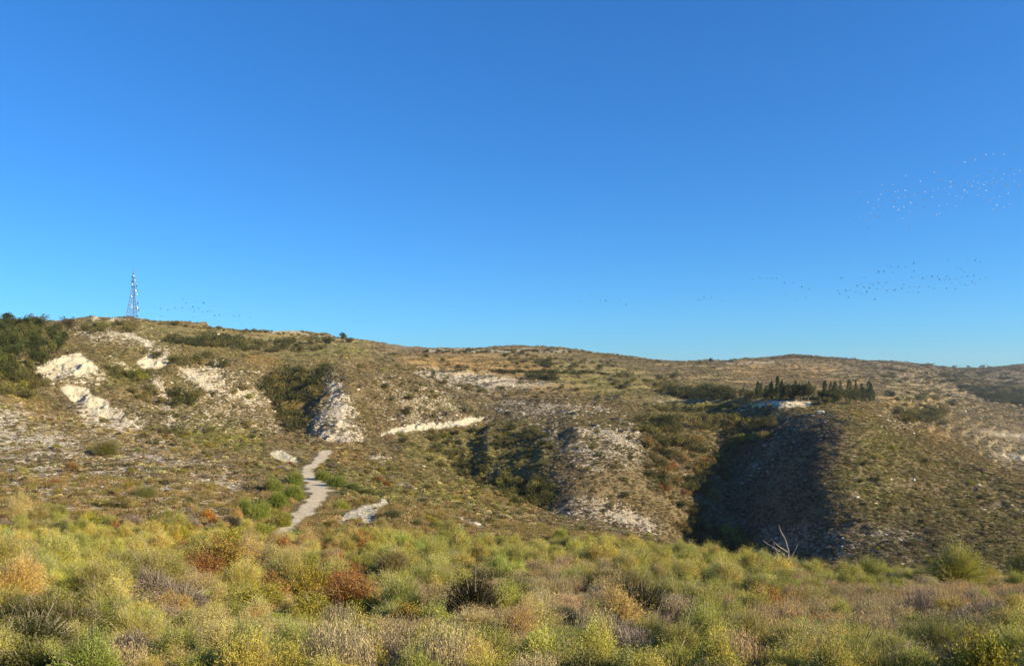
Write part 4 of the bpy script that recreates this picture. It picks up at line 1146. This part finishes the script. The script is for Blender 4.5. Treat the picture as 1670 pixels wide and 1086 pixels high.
cluster('bush', [(425, 625), (470, 610), (535, 603), (536, 620), (505, 655), (492, 705), (470, 705), (440, 672)], 46, 11, 22, DK+OL+OL, 'dark bush', 'in the steep narrow gully above the path', 'bush', 'bushes of the narrow gully above the path', 8, (.9, 1.3))
cluster('bush', [(180, 605), (240, 612), (235, 622), (190, 618)], 8, 10, 16, YG+OL, 'yellow-green bush', 'between the two white cliff patches', 'bush', 'bushes between the white cliffs', 8)
cluster('bush', [(283, 650), (305, 648), (312, 665), (288, 670)], 5, 16, 22, OL+DK, 'dark green bush', 'beside the pale streak on the left hill', 'bush', 'bushes beside the pale streak', 7)
cluster('bush', [(200, 640), (260, 640), (262, 658), (205, 655)], 7, 9, 14, OL, 'olive bush', 'above the chalk hollow of the left hill', 'bush', 'bushes above the chalk hollow', 9)
cluster('bush', [(250, 585), (330, 585), (395, 590), (380, 600), (260, 598)], 10, 10, 17, OL, 'olive bush', 'right of the small white cliff', 'bush', 'bushes right of the small white cliff', 10)
cluster('bush', [(640, 712), (740, 705), (840, 705), (835, 790), (780, 790), (700, 765)], 34, 7, 15, OL+OL+DK[:1]+YG[:1], 'olive bush', 'on the slope below the long pale scar', 'bush', 'bushes below the long pale scar', 10, (.9, 1.3))
cluster('bush', [(800, 700), (870, 696), (905, 720), (890, 790), (830, 785)], 20, 7, 14, OL+DK[:1], 'olive bush', 'on the left flank of the central spur', 'bush', 'bushes on the left flank of the central spur', 9, (.9, 1.3))
cluster('bush', [(808, 790), (830, 785), (905, 800), (890, 835), (830, 820)], 24, 12, 24, DK+OL+YG[:1], 'dark bush', 'in the dark ravine left of the central spur', 'bush', 'bushes of the ravine left of the central spur', 9)
cluster('bush', [(1040, 692), (1100, 690), (1190, 760), (1180, 800), (1140, 850), (1100, 830), (1060, 780)], 60, 8, 20, OL+OL+DK+RU, 'olive bush', 'between the central spur and the shadowed ravine', 'bush', 'bushes right of the central spur', 9, (.9, 1.3))
cluster('bush', [(1045, 686), (1150, 684), (1260, 686), (1260, 700), (1050, 702)], 26, 12, 22, DK+OL, 'dark bush', 'under the rim track of the ravine', 'bush', 'bushes under the ravine rim', 9)
cluster('bush', [(1180, 695), (1265, 690), (1250, 725), (1195, 745)], 16, 11, 18, YG+RU+OL, 'golden bush', 'at the head of the shadowed ravine', 'bush', 'bushes at the ravine head', 10)
cluster('bush', [(1105, 870), (1140, 860), (1225, 890), (1225, 910), (1150, 895)], 26, 14, 24, OL+YG+DK, 'olive bush', 'on the ravine floor behind the near crest', 'bush', 'bushes on the ravine floor', 10)
cluster('bush', [(1095, 640), (1185, 640), (1185, 652), (1100, 650)], 24, 12, 20, DK+OL[:1], 'dark bush', 'left of the cypress row', 'bush', 'bushes left of the cypress row', 6)
cluster('bush', [(1455, 672), (1530, 675), (1530, 692), (1470, 690)], 14, 12, 20, DK+OL, 'dark bush', 'right of the cypress row behind the spur', 'bush', 'bushes right of the cypress row', 8)
cluster('bush', [(1590, 645), (1680, 650), (1680, 664), (1600, 655)], 22, 7, 12, DK, 'dark bush', 'in the dark band at the far right', 'bush', 'bushes of the far right bands', 6, (1.2, 2))
cluster('bush', [(1560, 632), (1680, 634), (1680, 642), (1570, 640)], 22, 5, 9, DK+OL[:1], 'distant dark bush', 'in the upper band at the far right', 'bush', 'bushes of the upper far right band', 6, (1.2, 2))
cluster('bush', [(860, 612), (900, 608), (905, 622), (865, 622)], 8, 8, 15, DK, 'dark bush', 'on the terrace at the centre of the plateau', 'bush', 'bushes on the central terrace', 6)
cluster('bush', [(880, 590), (905, 588), (905, 602), (880, 602)], 5, 7, 11, DK, 'dark bush', 'below the flat-topped ridge', 'bush', 'bushes below the flat-topped ridge', 6)
cluster('bush', [(1000, 612), (1100, 615), (1100, 645), (1000, 635)], 18, 7, 13, OL, 'olive bush', 'on the green plateau left of the cypress row', 'bush', 'bushes on the green plateau', 9)
cluster('bush', [(1440, 640), (1560, 640), (1560, 670), (1450, 664)], 18, 5, 10, OL+DK, 'olive bush', 'on the flat land beyond the right spur', 'bush', 'bushes beyond the right spur', 9)
cluster('bush', [(695, 573), (930, 573), (930, 576), (695, 577)], 44, 4, 6, DK+OL[:1], 'small dark bush', 'in the line along the flat-topped ridge', 'bush', 'bushes lining the flat-topped ridge', 4)
cluster('bush', [(800, 606), (990, 609), (990, 612), (800, 609)], 34, 3.5, 6, DK, 'small dark bush', 'in the long hedge line under the orange field', 'bush', 'hedge under the orange field', 4, (1.2, 2))
cluster('bush', [(640, 600), (760, 606), (760, 609), (640, 604)], 14, 4, 7, OL, 'small olive bush', 'at the edge of the orange field', 'bush', 'bushes edging the orange field', 5)
cluster('bush', [(1050, 662), (1260, 664), (1260, 672), (1050, 672)], 34, 5, 9, OL+YG+DK, 'small mixed bush', 'on the yellow-green strip before the cypresses', 'bush', 'bushes on the yellow-green strip', 6)
cluster('bush', [(820, 575), (1000, 590), (1000, 600), (830, 600)], 36, 4, 8, OL+DK[:1], 'small olive bush', 'below the flat-topped hill', 'bush', 'bushes below the flat-topped hill', 6)
cluster('bush', [(1440, 600), (1670, 610), (1670, 630), (1440, 625)], 50, 3, 7, OL+DK, 'distant speck of bush', 'on the far right hillside', 'bush', 'bushes of the far right hillside', 6, (1.2, 2.2))
for k_, (pg, nm) in enumerate([([(280, 610), (420, 640), (470, 710), (250, 740), (120, 700)], 'left hill below the chalk'), ([(570, 600), (780, 620), (820, 690), (620, 700)], 'slope above the long pale scar'), ([(900, 690), (1050, 700), (1100, 850), (920, 830)], 'face of the central spur'), ([(1380, 690), (1480, 720), (1640, 800), (1640, 930), (1400, 930)], 'lit face of the right spur'), ([(570, 740), (780, 790), (1000, 870), (600, 860)], 'slope right of the path'), ([(600, 575), (1000, 600), (1000, 660), (640, 640)], 'middle of the plateau')]):
    cluster('bush', pg, [26, 22, 22, 34, 30, 50][k_], 4, [12, 11, 11, 10, 11, 7][k_], OL+OL+DK+YG[:1], 'stray bush', 'on the ' + nm, 'bush', 'stray bushes on the ' + nm, 12)
CYP = [(.09, .115, .045), (.12, .14, .055), (.16, .16, .065)]
Gc = 'cypresses of the row on the plateau'
cluster('cypress_tree', [(1185, 648), (1240, 644), (1240, 653), (1190, 655)], 14, 7, 15, CYP[1:], 'small cypress', 'in the low left end of the cypress row', 'cypress', Gc, 4, (1.0, 2.2))
cluster('cypress_tree', [(1238, 645), (1320, 640), (1320, 653), (1240, 655)], 15, 14, 27, CYP, 'cypress', 'in the middle part of the cypress row', 'cypress', Gc, 3.5, (.6, 1.5))
cluster('cypress_tree', [(1325, 646), (1425, 642), (1425, 657), (1330, 662)], 20, 12, 30, CYP, 'cypress', 'in the right part of the cypress row', 'cypress', Gc, 3.5, (.6, 1.6))
for px, py, h, lab in [(1268, 651, 37, 'tallest slim cypress in the left part of the row'), (1275, 651, 31, 'slim cypress just right of the tallest one'), (1258, 651, 29, 'slim cypress just left of the tallest one'), (1236, 651, 29, 'tall cypress standing left of the tallest one'), (1420, 655, 31, 'tall slim cypress at the right end of the row'), (1345, 655, 34, 'pointed cypress above the right group'), (1362, 655, 33, 'second pointed cypress above the right group')]:
    d_ = plant('cypress_tree', px, py, h, CYP[0], 1.15); tag(d_['obj'], lab, 'cypress', Gc)
cluster('tree', [(1330, 650), (1425, 648), (1420, 658), (1335, 662)], 14, 12, 22, [(.09, .10, .04), (.13, .13, .05)], 'broad green tree', 'in the right part of the cypress row', 'tree', 'broad trees in the right part of the cypress row', 5, (1.2, 1.8))
cluster('tree', [(1225, 648), (1285, 648), (1285, 654), (1225, 655)], 8, 10, 18, [(.10, .11, .04), (.14, .14, .05)], 'broad green tree', 'in the middle part of the cypress row', 'tree', 'broad trees in the middle of the cypress row', 5, (1.2, 1.8))
cluster('tree', [(1285, 650), (1318, 650), (1318, 655), (1288, 655)], 6, 24, 32, DK, 'dark round tree', 'in the gap of the cypress row', 'tree', 'round trees in the cypress row', 5, (1, 1.2))
cluster('bush', [(1280, 582), (1400, 586), (1400, 588), (1280, 584)], 16, 3, 5, OL, 'speck of a bush', 'on the skyline of the rounded far hill', 'bush', 'bushes on the far rounded hill', 6)
cluster('bush', [(1500, 595), (1660, 601), (1660, 603), (1500, 598)], 14, 3, 6, OL, 'speck of a bush', 'on the skyline at the far right', 'bush', 'bushes on the far right skyline', 7)
cluster('bush', [(300, 532), (540, 550), (540, 553), (300, 536)], 22, 3, 6, OL, 'speck of a bush', 'along the ridge line right of the mast', 'bush', 'bushes along the long ridge line', 8)

BUSHES.sort(key=lambda q: -(q['hpx']*math.sqrt(q['wf']) + (100 if q['set'] is None else 0)))
bsets = {}
for q in BUSHES[:285]:
    grow(q)
    if q['set']: bsets.setdefault(q['set'], []).append(q)
for (what, where), lst in bsets.items(): single_out(lst, what, where)
bush_lib = bpy.data.collections.new('small bushes')
for i, (cm, tm) in enumerate(BUSH):
    m_ = cm.copy(); m_.materials.clear(); m_.materials.append(M_LEAF_I); bush_lib.objects.link(bpy.data.objects.new('a%02d_bush' % i, m_))
qs = BUSHES[285:]
scatter('bushes', np.array([tuple(q['p']) for q in qs]), np.array([[q['h']/1.35*q['wf']]*2 + [q['h']/1.35] for q in qs]), np.array([q['rot'] for q in qs]), [q['pick'] for q in qs],
        np.clip(np.array([q['tint'] for q in qs]), 0, 1), bush_lib, 'the many small bushes in the gullies and on the far slopes', 'bushes')

# terrace walls of dry stone on the skyline and the plateau
def dry_wall(pts, h, label):
    P_ = [at(x, y) for x, y in pts]; parts = []
    r_ = np.random.RandomState(int(pts[0][0]))
    for a, b in zip(P_[:-1], P_[1:]):
        L_ = (b-a).length; k_ = max(2, int(L_/1.1))
        for i in range(k_):
            for c in range(2):
                t_ = (i+.5+r_.uniform(-.1, .1))/k_; x = a.x+(b.x-a.x)*t_; y = a.y+(b.y-a.y)*t_; z = float(height(np.array([x]), np.array([y]))[0])
                hh = h*.5; w = .5*L_/k_*r_.uniform(.8, 1.0)
                V = np.array([[-w, -.35, 0], [w, -.35, 0], [w, .35, 0], [-w, .35, 0], [-w*.9, -.3, 1], [w*.9, -.3, 1], [w*.9, .3, 1], [-w*.9, .3, 1]]) * [1, 1, hh*r_.uniform(.8, 1.1)]
                V = V + r_.normal(0, .05, V.shape) + [x, y, z - .15 + c*hh]
                parts.append((V, np.array([[0, 3, 2, 1], [4, 5, 6, 7], [0, 1, 5, 4], [1, 2, 6, 5], [2, 3, 7, 6], [3, 0, 4, 7]])))
    V, Fc = join(parts); o = link('stone_wall', make_mesh('stone_wall', V, Fc), M_WALL)
    return tag(o, label, 'stone wall')
M_WALL = plain_material('dry stone walling', (.26, .22, .16), (.50, .44, .34), .8, .95)
dry_wall([(700, 575), (780, 574), (850, 573), (925, 576)], 2.4, 'long dry stone terrace wall just under the flat-topped ridge')
dry_wall([(440, 545), (500, 548), (535, 553)], 1.5, 'broken dry stone wall along the ridge left of the skyline tree')
dry_wall([(150, 524), (185, 523), (205, 524)], 1.6, 'low grey stone wall on the hilltop left of the mast')
dry_wall([(1185, 594), (1230, 592), (1262, 590)], 2.0, 'pale terrace wall on the far hill right of centre')

# boulders
M_ROCK = plain_material('chalk boulder', (.42, .37, .29), (.66, .60, .48), 2.5, .95)
for px, py, w, lab in [(1338, 675, 14, 'pale boulder on the top edge of the right spur'), (1572, 672, 9, 'pale boulder on the flat land beyond the right spur'), (1598, 684, 6, 'small pale boulder right of its larger neighbour beyond the spur'),
    (455, 850, 13, 'grey boulder in the bushes left of the path'), (1452, 783, 7, 'small white stone high on the face of the right spur'), (1490, 784, 8, 'pale flat stone on the middle of the right spur'),
    (355, 547, 9, 'pale boulder on the dark hedge slope'), (170, 1036, 55, 'grey boulder half hidden under the lower left shrubs')]:
    p = at(px, py); s = w*.5*p.y/F
    o = link('boulder', rock_mesh('boulder', int(px), 2), M_ROCK, None, p + Vector((0, 0, s*.15))); o.scale = (s, s, s); o.rotation_euler = (0, 0, px)
    tag(o, lab, 'boulder')

# ------------------------------------------------------------------ the dead tree on the crest
def branch_parts(p, d, L_, r, depth, r_, parts):
    q = np.array(p); k_ = 4
    for i in range(k_):
        d = unit(np.array(d) + r_.normal(0, .16, 3)); n_ = q + d*L_/k_
        ra, rb = r*(1-.6*i/k_), r*(1-.6*(i+1)/k_); parts.append(tube(q, n_, ra, rb, 6)); q = n_
        if depth > 0 and i > 0 and r_.rand() < .8:
            sd_ = unit(d + unit(r_.normal(size=3))*.95 + [0, 0, .15]); branch_parts(q, sd_, L_*r_.uniform(.35, .6), rb*.65, depth-1, r_, parts)
def snag(px, py, limbs, label, seed):
    p = at(px, py); u_ = p.y/F
    root = bpy.data.objects.new('dead_tree', None); COL.objects.link(root); root.location = p; root.scale = (1.25,)*3; tag(root, label, 'dead tree')
    parts = []; r_ = np.random.RandomState(seed); main = None
    for j, pts in enumerate(limbs):     # pts in photo px from the foot, third is depth
        parts = []
        P_ = [np.array([x*u_, z*u_, -y*u_]) for x, y, z in pts]
        n_ = len(P_)-1
        for i in range(n_):
            r0 = .065*(1-.75*i/n_)*(1 if j == 0 else .6); r1 = .065*(1-.75*(i+1)/n_)*(1 if j == 0 else .6)
            parts.append(tube(P_[i], P_[i+1], r0, r1, 7))
            if i > 0: branch_parts(P_[i], unit(P_[i+1]-P_[i] + r_.normal(0, .6, 3)), .35*r_.uniform(.6, 1.3), r1*.5, 1, r_, parts)
        V, Fc = join(parts); link('trunk' if j == 0 else 'limb', make_mesh('limb', V, Fc, True), M_SNAG, root)
snag(1281, 938, [[(0, 4, 0), (2, -14, 0), (5, -30, 3), (1, -46, 4), (-6, -58, 2), (-9, -66, 0)],
                 [(3, -22, 2), (-9, -32, 5), (-22, -40, 8), (-27, -44, 8)], [(3, -30, 2), (-12, -40, -4), (-18, -46, -6)],
                 [(2, -14, 0), (10, -34, -6), (14, -44, -8)], [(-1, -10, 0), (-14, -28, -10), (-20, -46, -12)], [(1, -12, 0), (-16, -24, 2), (-23, -20, 3)]],
     'bare pale dead tree standing on the crest before the dark ravine', 3)
snag(1253, 962, [[(0, 4, 0), (0, -10, 0), (2, -22, 2)], [(0, -8, 0), (-12, -16, 3), (-18, -10, 4)], [(0, -10, 0), (9, -18, 0), (14, -26, 0)]], 'small grey broken stump left below the dead tree', 8)

# ------------------------------------------------------------------ the radio mast
M_STEEL = plain_material('galvanised steel', (.13, .14, .155), (.22, .23, .25), 2, .55, .2)
M_DARKM = plain_material('dark mast equipment', (.045, .05, .06), (.09, .09, .10), 2, .6)
M_WHITE = plain_material('white painted metal', (.68, .68, .66), (.80, .80, .78), 2, .5)
p0 = at(217, 521); U = p0.y/F
mast = bpy.data.objects.new('radio_mast', None); COL.objects.link(mast); mast.location = (p0.x, p0.y, p0.z)
tag(mast, 'tall steel lattice radio mast with antennas on the left hilltop', 'radio mast')
def mpt(px, py, dy=0.0): return np.array([(px-217)*U, dy, (521-py)*U])
legs = [(mpt(207.5, 523, -1.5), mpt(215.6, 470, -.3)), (mpt(212.5, 523, 3.0), mpt(217.4, 470, .9)), (mpt(225.6, 523, -1.0), mpt(219.4, 470, -.3))]
for a, b in legs:
    V, Fc = tube(a, b, .20, .13, 8); link('leg', make_mesh('leg', V, Fc, True), M_STEEL, mast)
parts = []
for i, j in ((0, 1), (1, 2), (2, 0)):
    for k in range(9):
        t0, t1 = k/9, (k+1)/9; A0 = legs[i][0]*(1-t0)+legs[i][1]*t0; B0 = legs[j][0]*(1-t0)+legs[j][1]*t0
        A1 = legs[i][0]*(1-t1)+legs[i][1]*t1; B1 = legs[j][0]*(1-t1)+legs[j][1]*t1
        parts += [tube(A0, B1, .045, .045, 5), tube(B0, A1, .045, .045, 5), tube(A1, B1, .05, .05, 5)]
V, Fc = join(parts); link('bracing', make_mesh('bracing', V, Fc), M_STEEL, mast)
tops = [l[1] for l in legs]; apex = [mpt(216.9, 449, -.2), mpt(217.8, 449, .4), mpt(218.6, 449, -.2)]; parts = []
for i in range(3): parts.append(tube(tops[i], apex[i], .13, .09, 8))
for i, j in ((0, 1), (1, 2), (2, 0)):
    for k in range(7):
        t0, t1 = k/7, (k+1)/7; parts.append(tube(tops[i]*(1-t0)+apex[i]*t0, tops[j]*(1-t1)+apex[j]*t1, .04, .04, 5)); parts.append(tube(tops[i]*(1-t1)+apex[i]*t1, tops[j]*(1-t1)+apex[j]*t1, .04, .04, 5))
V, Fc = join(parts); link('top_section', make_mesh('top_section', V, Fc), M_STEEL, mast)
V, Fc = join([tube(mpt(218.2, 450), mpt(218.8, 441), .11, .07, 8), tube(mpt(218.8, 443.5), mpt(218.8, 441), .3, .22, 8)]); link('spike', make_mesh('spike', V, Fc, True), M_STEEL, mast)
def box(c, sx, sy, sz):
    V = np.array([[x, y, z] for z in (-1, 1) for y in (-1, 1) for x in (-1, 1)], float)*[sx/2, sy/2, sz/2] + c
    return V, np.array([[0, 2, 3, 1], [4, 5, 7, 6], [0, 1, 5, 4], [2, 6, 7, 3], [0, 4, 6, 2], [1, 3, 7, 5]])
for (x, y, w, h_) in [(216.9, 462, 3.2, .9), (217.3, 470.3, 5.0, 1.0)]:
    ps = [box(mpt(x, y), w*U, w*U*.8, h_*U*.35)]
    for sx in (-1, 1):
        for sy in (-1, 1): ps.append(tube(mpt(x+sx*w*.48, y, sy*w*U*.38), mpt(x+sx*w*.48, y-2.6, sy*w*U*.38), .04, .04, 5))
        ps.append(tube(mpt(x+sx*w*.48, y-2.6, -w*U*.38), mpt(x+sx*w*.48, y-2.6, w*U*.38), .04, .04, 5))
    for sy in (-1, 1): ps.append(tube(mpt(x-w*.48, y-2.6, sy*w*U*.38), mpt(x+w*.48, y-2.6, sy*w*U*.38), .04, .04, 5))
    V, Fc = join(ps); link('platform', make_mesh('platform', V, Fc), M_DARKM, mast)
for (x, y, mt, h_) in [(217, 454, M_DARKM, 3.0), (220, 455.5, M_DARKM, 2.2), (219.5, 452, M_WHITE, 2.4), (218.8, 448.5, M_DARKM, 1.6), (216.2, 462, M_DARKM, 2.0), (221.2, 459, M_WHITE, 2.0), (223.8, 469, M_DARKM, 3.0), (224.8, 482, M_WHITE, 2.2), (226, 497, M_DARKM, 3.4), (225.2, 505, M_WHITE, 6.0), (227.2, 508, M_DARKM, 3.0), (216.2, 502, M_WHITE, 5.0), (225.4, 518, M_DARKM, 3.0)]:
    V, Fc = join([box(mpt(x, y, -.9), .42, .3, h_*U), tube(mpt(x, y, -.75), mpt(x, y, -.1), .05, .05, 5), tube(mpt(x, y-h_*.5, -.72), mpt(x, y+h_*.5, -.72), .04, .04, 5)])
    link('panel_antenna', make_mesh('panel_antenna', V, Fc), mt, mast)
for (x, y, rr, mt) in [(217, 485, .55, M_WHITE), (224.4, 476, .6, M_WHITE), (218.8, 466, .5, M_WHITE)]:
    c = mpt(x, y, -.9); parts = []; seg = 16; rings = []
    for rr_, dy in ((rr, -.25), (rr*.7, -.06), (rr*.3, .04), (.02, .07)):
        th = np.linspace(0, 6.283, seg, endpoint=False); rings.append(np.stack([c[0]+np.cos(th)*rr_, np.full(seg, c[1]+dy), c[2]+np.sin(th)*rr_], 1))
    V = np.concatenate(rings); i = np.arange(seg); j = (i+1) % seg; Fc = np.concatenate([np.stack([i+s*seg, j+s*seg, j+(s+1)*seg, i+(s+1)*seg], 1) for s in range(3)])
    V, Fc = join([(V, Fc), tube((c[0], c[1]+.05, c[2]), (c[0], c[1]+.8, c[2]), .05, .05, 5)])
    link('dish_antenna', make_mesh('dish_antenna', V, Fc, True), mt, mast)

# ------------------------------------------------------------------ birds
M_BIRD_W = plain_material('white plumage', (.60, .60, .59), (.74, .73, .71), 5, .9)
M_BIRD_D = plain_material('bird silhouette tone', (.03, .03, .035), (.07, .065, .06), 5, .8)  # near-black colour stands for birds seen only as silhouettes
def bird_mesh(name, flap, mat):
    """gliding bird, wingspan 1, flies along -X"""
    sec = [(-.30, .004, .0), (-.25, .016, .0), (-.21, .030, .004), (-.17, .026, .002), (-.10, .046, 0), (0, .060, -.004), (.10, .046, 0), (.19, .022, .004), (.24, .012, .006)]
    seg = 8; V = []; th = np.linspace(0, 6.283, seg, endpoint=False)
    for x, r, z in sec: V.append(np.stack([np.full(seg, x), np.cos(th)*r, np.sin(th)*r*.85+z], 1))
    V = np.concatenate(V); i = np.arange(seg); j = (i+1) % seg
    Fc = np.concatenate([np.stack([i+s*seg, j+s*seg, j+(s+1)*seg, i+(s+1)*seg], 1) for s in range(len(sec)-1)])
    parts = [(V, Fc)]
    # tail fan with thickness
    T = np.array([[.20, -.02, .004], [.20, .02, .004], [.36, .055, .0], [.36, -.055, .0], [.20, -.02, .012], [.20, .02, .012], [.36, .055, .004], [.36, -.055, .004]])
    bf = np.array([[0, 3, 2, 1], [4, 5, 6, 7], [0, 1, 5, 4], [1, 2, 6, 5], [2, 3, 7, 6], [3, 0, 4, 7]]); parts.append((T, bf))
    for s in (-1, 1):
        st = [(.03, -.09, .07, .02), (.22, -.13, .05, .02+.10*flap), (.38, -.08, .05, .02+.14*flap), (.50, .03, .06, .02+.12*flap)]
        W_ = []
        for y, xa, xb, z in st: W_ += [[xa, s*y, z], [xb, s*y, z-.004], [xa, s*y, z+.014*(1-y)], [xb, s*y, z+.004]]
        W_ = np.array(W_); f = []
        for k in range(3):
            a = k*4; b = a+4; f += [[a, a+1, b+1, b], [a+2, b+2, b+3, a+3], [a, b, b+2, a+2], [a+1, a+3, b+3, b+1]]
        f += [[12, 13, 15, 14]]; parts.append((W_, np.array(f)))
    V, Fc = join(parts); me = make_mesh(name, V, Fc, True); me.materials.append(mat); return me
BW = [bird_mesh('bird', f, M_BIRD_W) for f in (-.6, .5, 1.3)]; BD = [bird_mesh('bird', f, M_BIRD_D) for f in (-.6, .5, 1.3)]
NTH = [w + ('' if w == 'leftmost' else ' from left') for w in 'leftmost second third fourth fifth sixth seventh eighth ninth tenth eleventh twelfth thirteenth fourteenth fifteenth sixteenth seventeenth eighteenth'.split()]
def flock(ox, oy, sc, pts, lib, dist, span, label, group):
    made = []
    for (x, y) in pts:
        px, py = ox + x/sc, oy + y/sc; d = dist*rs.uniform(.93, 1.07)
        o = link('bird', lib[rs.randint(3)], None, None, Vector(((px-CX)/F*d, d, (YH-py)/F*d)))
        s = 1.55*span*rs.uniform(.8, 1.15); o.scale = (s, s, s); o.rotation_euler = (rs.choice([-1, 1])*rs.uniform(.3, .8), rs.normal(0, .1), rs.uniform(-.7, .7) + (0 if rs.rand() < .8 else 1.2))
        tag(o, label, 'bird', group); made.append(dict(obj=o, px=px, py=py))
    if len(made) == 1: return
    x0, x1 = min(m['px'] for m in made), max(m['px'] for m in made) + .01; y0, y1 = min(m['py'] for m in made), max(m['py'] for m in made) + .01
    big_ = len(made) > 40; zones = {}
    for m in made:
        zx = int((m['px']-x0)/(x1-x0)*(5 if big_ else 1)); zy = int((m['py']-y0)/(y1-y0)*(3 if big_ else 2 if len(made) > 8 else 1))
        zones.setdefault((zx, zy), []).append(m)
    for (zx, zy), z_ in zones.items():
        z_.sort(key=lambda m: m['px'])
        nx = ['far left', 'left', 'middle', 'right', 'far right'][zx] + ' ' if big_ else ''
        ny = (['upper', 'centre', 'lower'] if big_ else ['upper', 'lower'] if len(made) > 8 else [''])[zy]
        for i, m in enumerate(z_):
            w = NTH[i] if i < len(z_)-1 or i == 0 else 'rightmost'
            m['obj']['label'] = ' '.join(('%s %s, %s %s' % (w, label, nx + ny, 'part' if nx + ny else '')).replace(' ,', ',').split()).rstrip(',')
U1 = [(1582,120),(1480,190),(1380,188),(1313,190),(1282,217),(1212,240),(1112,256),(1048,256),(825,356),(980,353),(762,408),(697,440),(558,389),(442,471),(338,473),(140,540),(382,527),(327,563),(303,612),(366,628),(205,640),(258,688),(303,675),(227,746),(305,770),(126,789),(40,808),(415,773),(445,677),(458,625),(494,592),(430,588),(485,530),(460,542),(555,527),(545,588),(596,576),(645,571),(679,545),(742,540),(811,524),(862,512),(924,510),(978,490),(932,440),(894,427),(978,438),(1002,462),(1075,475),(1046,508),(1128,457),(1175,489),(1197,438),(1228,390),(1240,456),(1314,446),(1330,338),(1360,355),(1396,326),(1381,410),(1366,456),(1410,458),(1437,390),(1481,373),(1462,421),(1526,390),(1548,322),(1577,375),(1628,344),(1578,442),(1620,488),(1512,475),(1444,512),(1366,524),(1316,527),(1245,506),(1293,472),(1232,574),(1292,589),(1385,588),(1442,580),(1517,558),(1586,573),(1348,620),(1415,658),(1531,658),(1480,685),(1380,702),(1117,692),(1033,675),(946,657),(873,673),(729,608),(657,657),(607,643),(541,680),(493,709),(596,720),(645,708),(700,725),(727,680),(811,590),(898,592),(963,562),(1032,578),(1112,524),(1140,544),(1090,588),(529,792),(610,806),(879,744),(850,755),(366,724),(240,790),(142,908),(595,875),(210,872)]
flock(1380, 220, 5.76, U1, BW, 240, .62, 'white bird in the upper right flock', 'white birds of the upper right flock')
U2 = [(630,156),(670,168),(813,170),(905,131),(938,126),(996,136),(1008,68),(983,99),(1030,101),(1075,98),(1128,78),(1128,127),(1116,168),(1184,168),(1243,159),(1277,159),(1290,180),(1344,57),(1468,57),(1516,60),(1549,72),(1508,157),(1583,166),(1549,181),(1606,203),(1515,205),(1495,193),(1468,156),(1432,165),(1416,203),(1369,205),(1334,237),(1391,238),(1338,160),(1356,178),(1327,180),(1397,178),(1400,104),(1425,115),(1443,132),(1255,235),(1221,226),(1161,229),(1130,226),(1101,228),(1063,214),(1051,235),(1088,260),(1119,258),(1156,261),(1006,246),(959,248),(932,226),(952,203),(904,202),(870,211),(852,203),(848,234),(812,228),(793,205),(830,258),(793,272),(758,257),(726,248),(697,248),(648,250),(657,270),(713,293),(882,306),(895,238),(768,220),(1455,215),(1168,100)]
flock(1200, 410, 3.884, U2, BD, 330, .85, 'dark bird in the long low flock', 'dark birds of the long right flock')
flock(1200, 410, 3.884, [(104,181),(152,170),(197,170),(228,171),(259,171),(307,204),(364,203),(418,225),(465,236),(307,283),(364,314),(383,307),(442,293)], BD, 330, .85, 'dark bird in the curved line beside the long flock', 'dark birds of the short curved line')
flock(900, 460, 5.567, [(265,177),(363,110),(442,170),(490,174),(618,171),(675,205)], BD, 330, .8, 'dark bird above the flat-topped hill', 'dark birds above the flat-topped hill')
flock(900, 460, 5.567, [(1333,161),(1385,140),(1450,144),(1545,174)], BD, 330, .8, 'dark bird of four over the far ridge', 'four dark birds over the far ridge')
flock(240, 470, 4.639, [(55,138),(102,152),(102,207),(158,167),(210,151),(265,150),(291,176),(324,160),(358,176),(346,141),(295,112),(270,86),(375,104),(428,114),(388,155),(417,181),(458,180),(480,169),(510,209),(547,205),(577,202),(614,205),(656,209),(698,210),(781,220),(350,220)], BD, 330, .8, 'dark bird in the flock beside the mast', 'dark birds beside the mast')
flock(0, 0, 1, [(576, 508)], BD, 300, .9, 'single dark bird above the lone skyline tree', 'lone bird')
flock(0, 0, 1, [(1, 515)], BD, 300, .9, 'single dark bird at the left edge above the grove', 'lone bird at the left edge')

# ------------------------------------------------------------------ the air between here and the far hills
hz = bpy.data.materials.new('thin haze'); hz.use_nodes = True; hn = hz.node_tree; hn.nodes.clear()
ho = hn.nodes.new('ShaderNodeOutputMaterial'); hv = hn.nodes.new('ShaderNodeVolumePrincipled')
hv.inputs['Color'].default_value = (.80, .88, 1.0, 1); hv.inputs['Density'].default_value = HAZE; hv.inputs['Anisotropy'].default_value = .2
hn.links.new(hv.outputs[0], ho.inputs['Volume'])
zlo = float(min(v.co.z for v in ground.data.vertices)) - 1.0
V, Fc = box(np.array([0, 2200.0, (zlo + 110)/2]), 16000, 4900, 110 - zlo)
haze = link('haze', make_mesh('haze', V, Fc), hz); tag(haze, 'thin pale air over the far hills', 'haze', None, 'stuff')
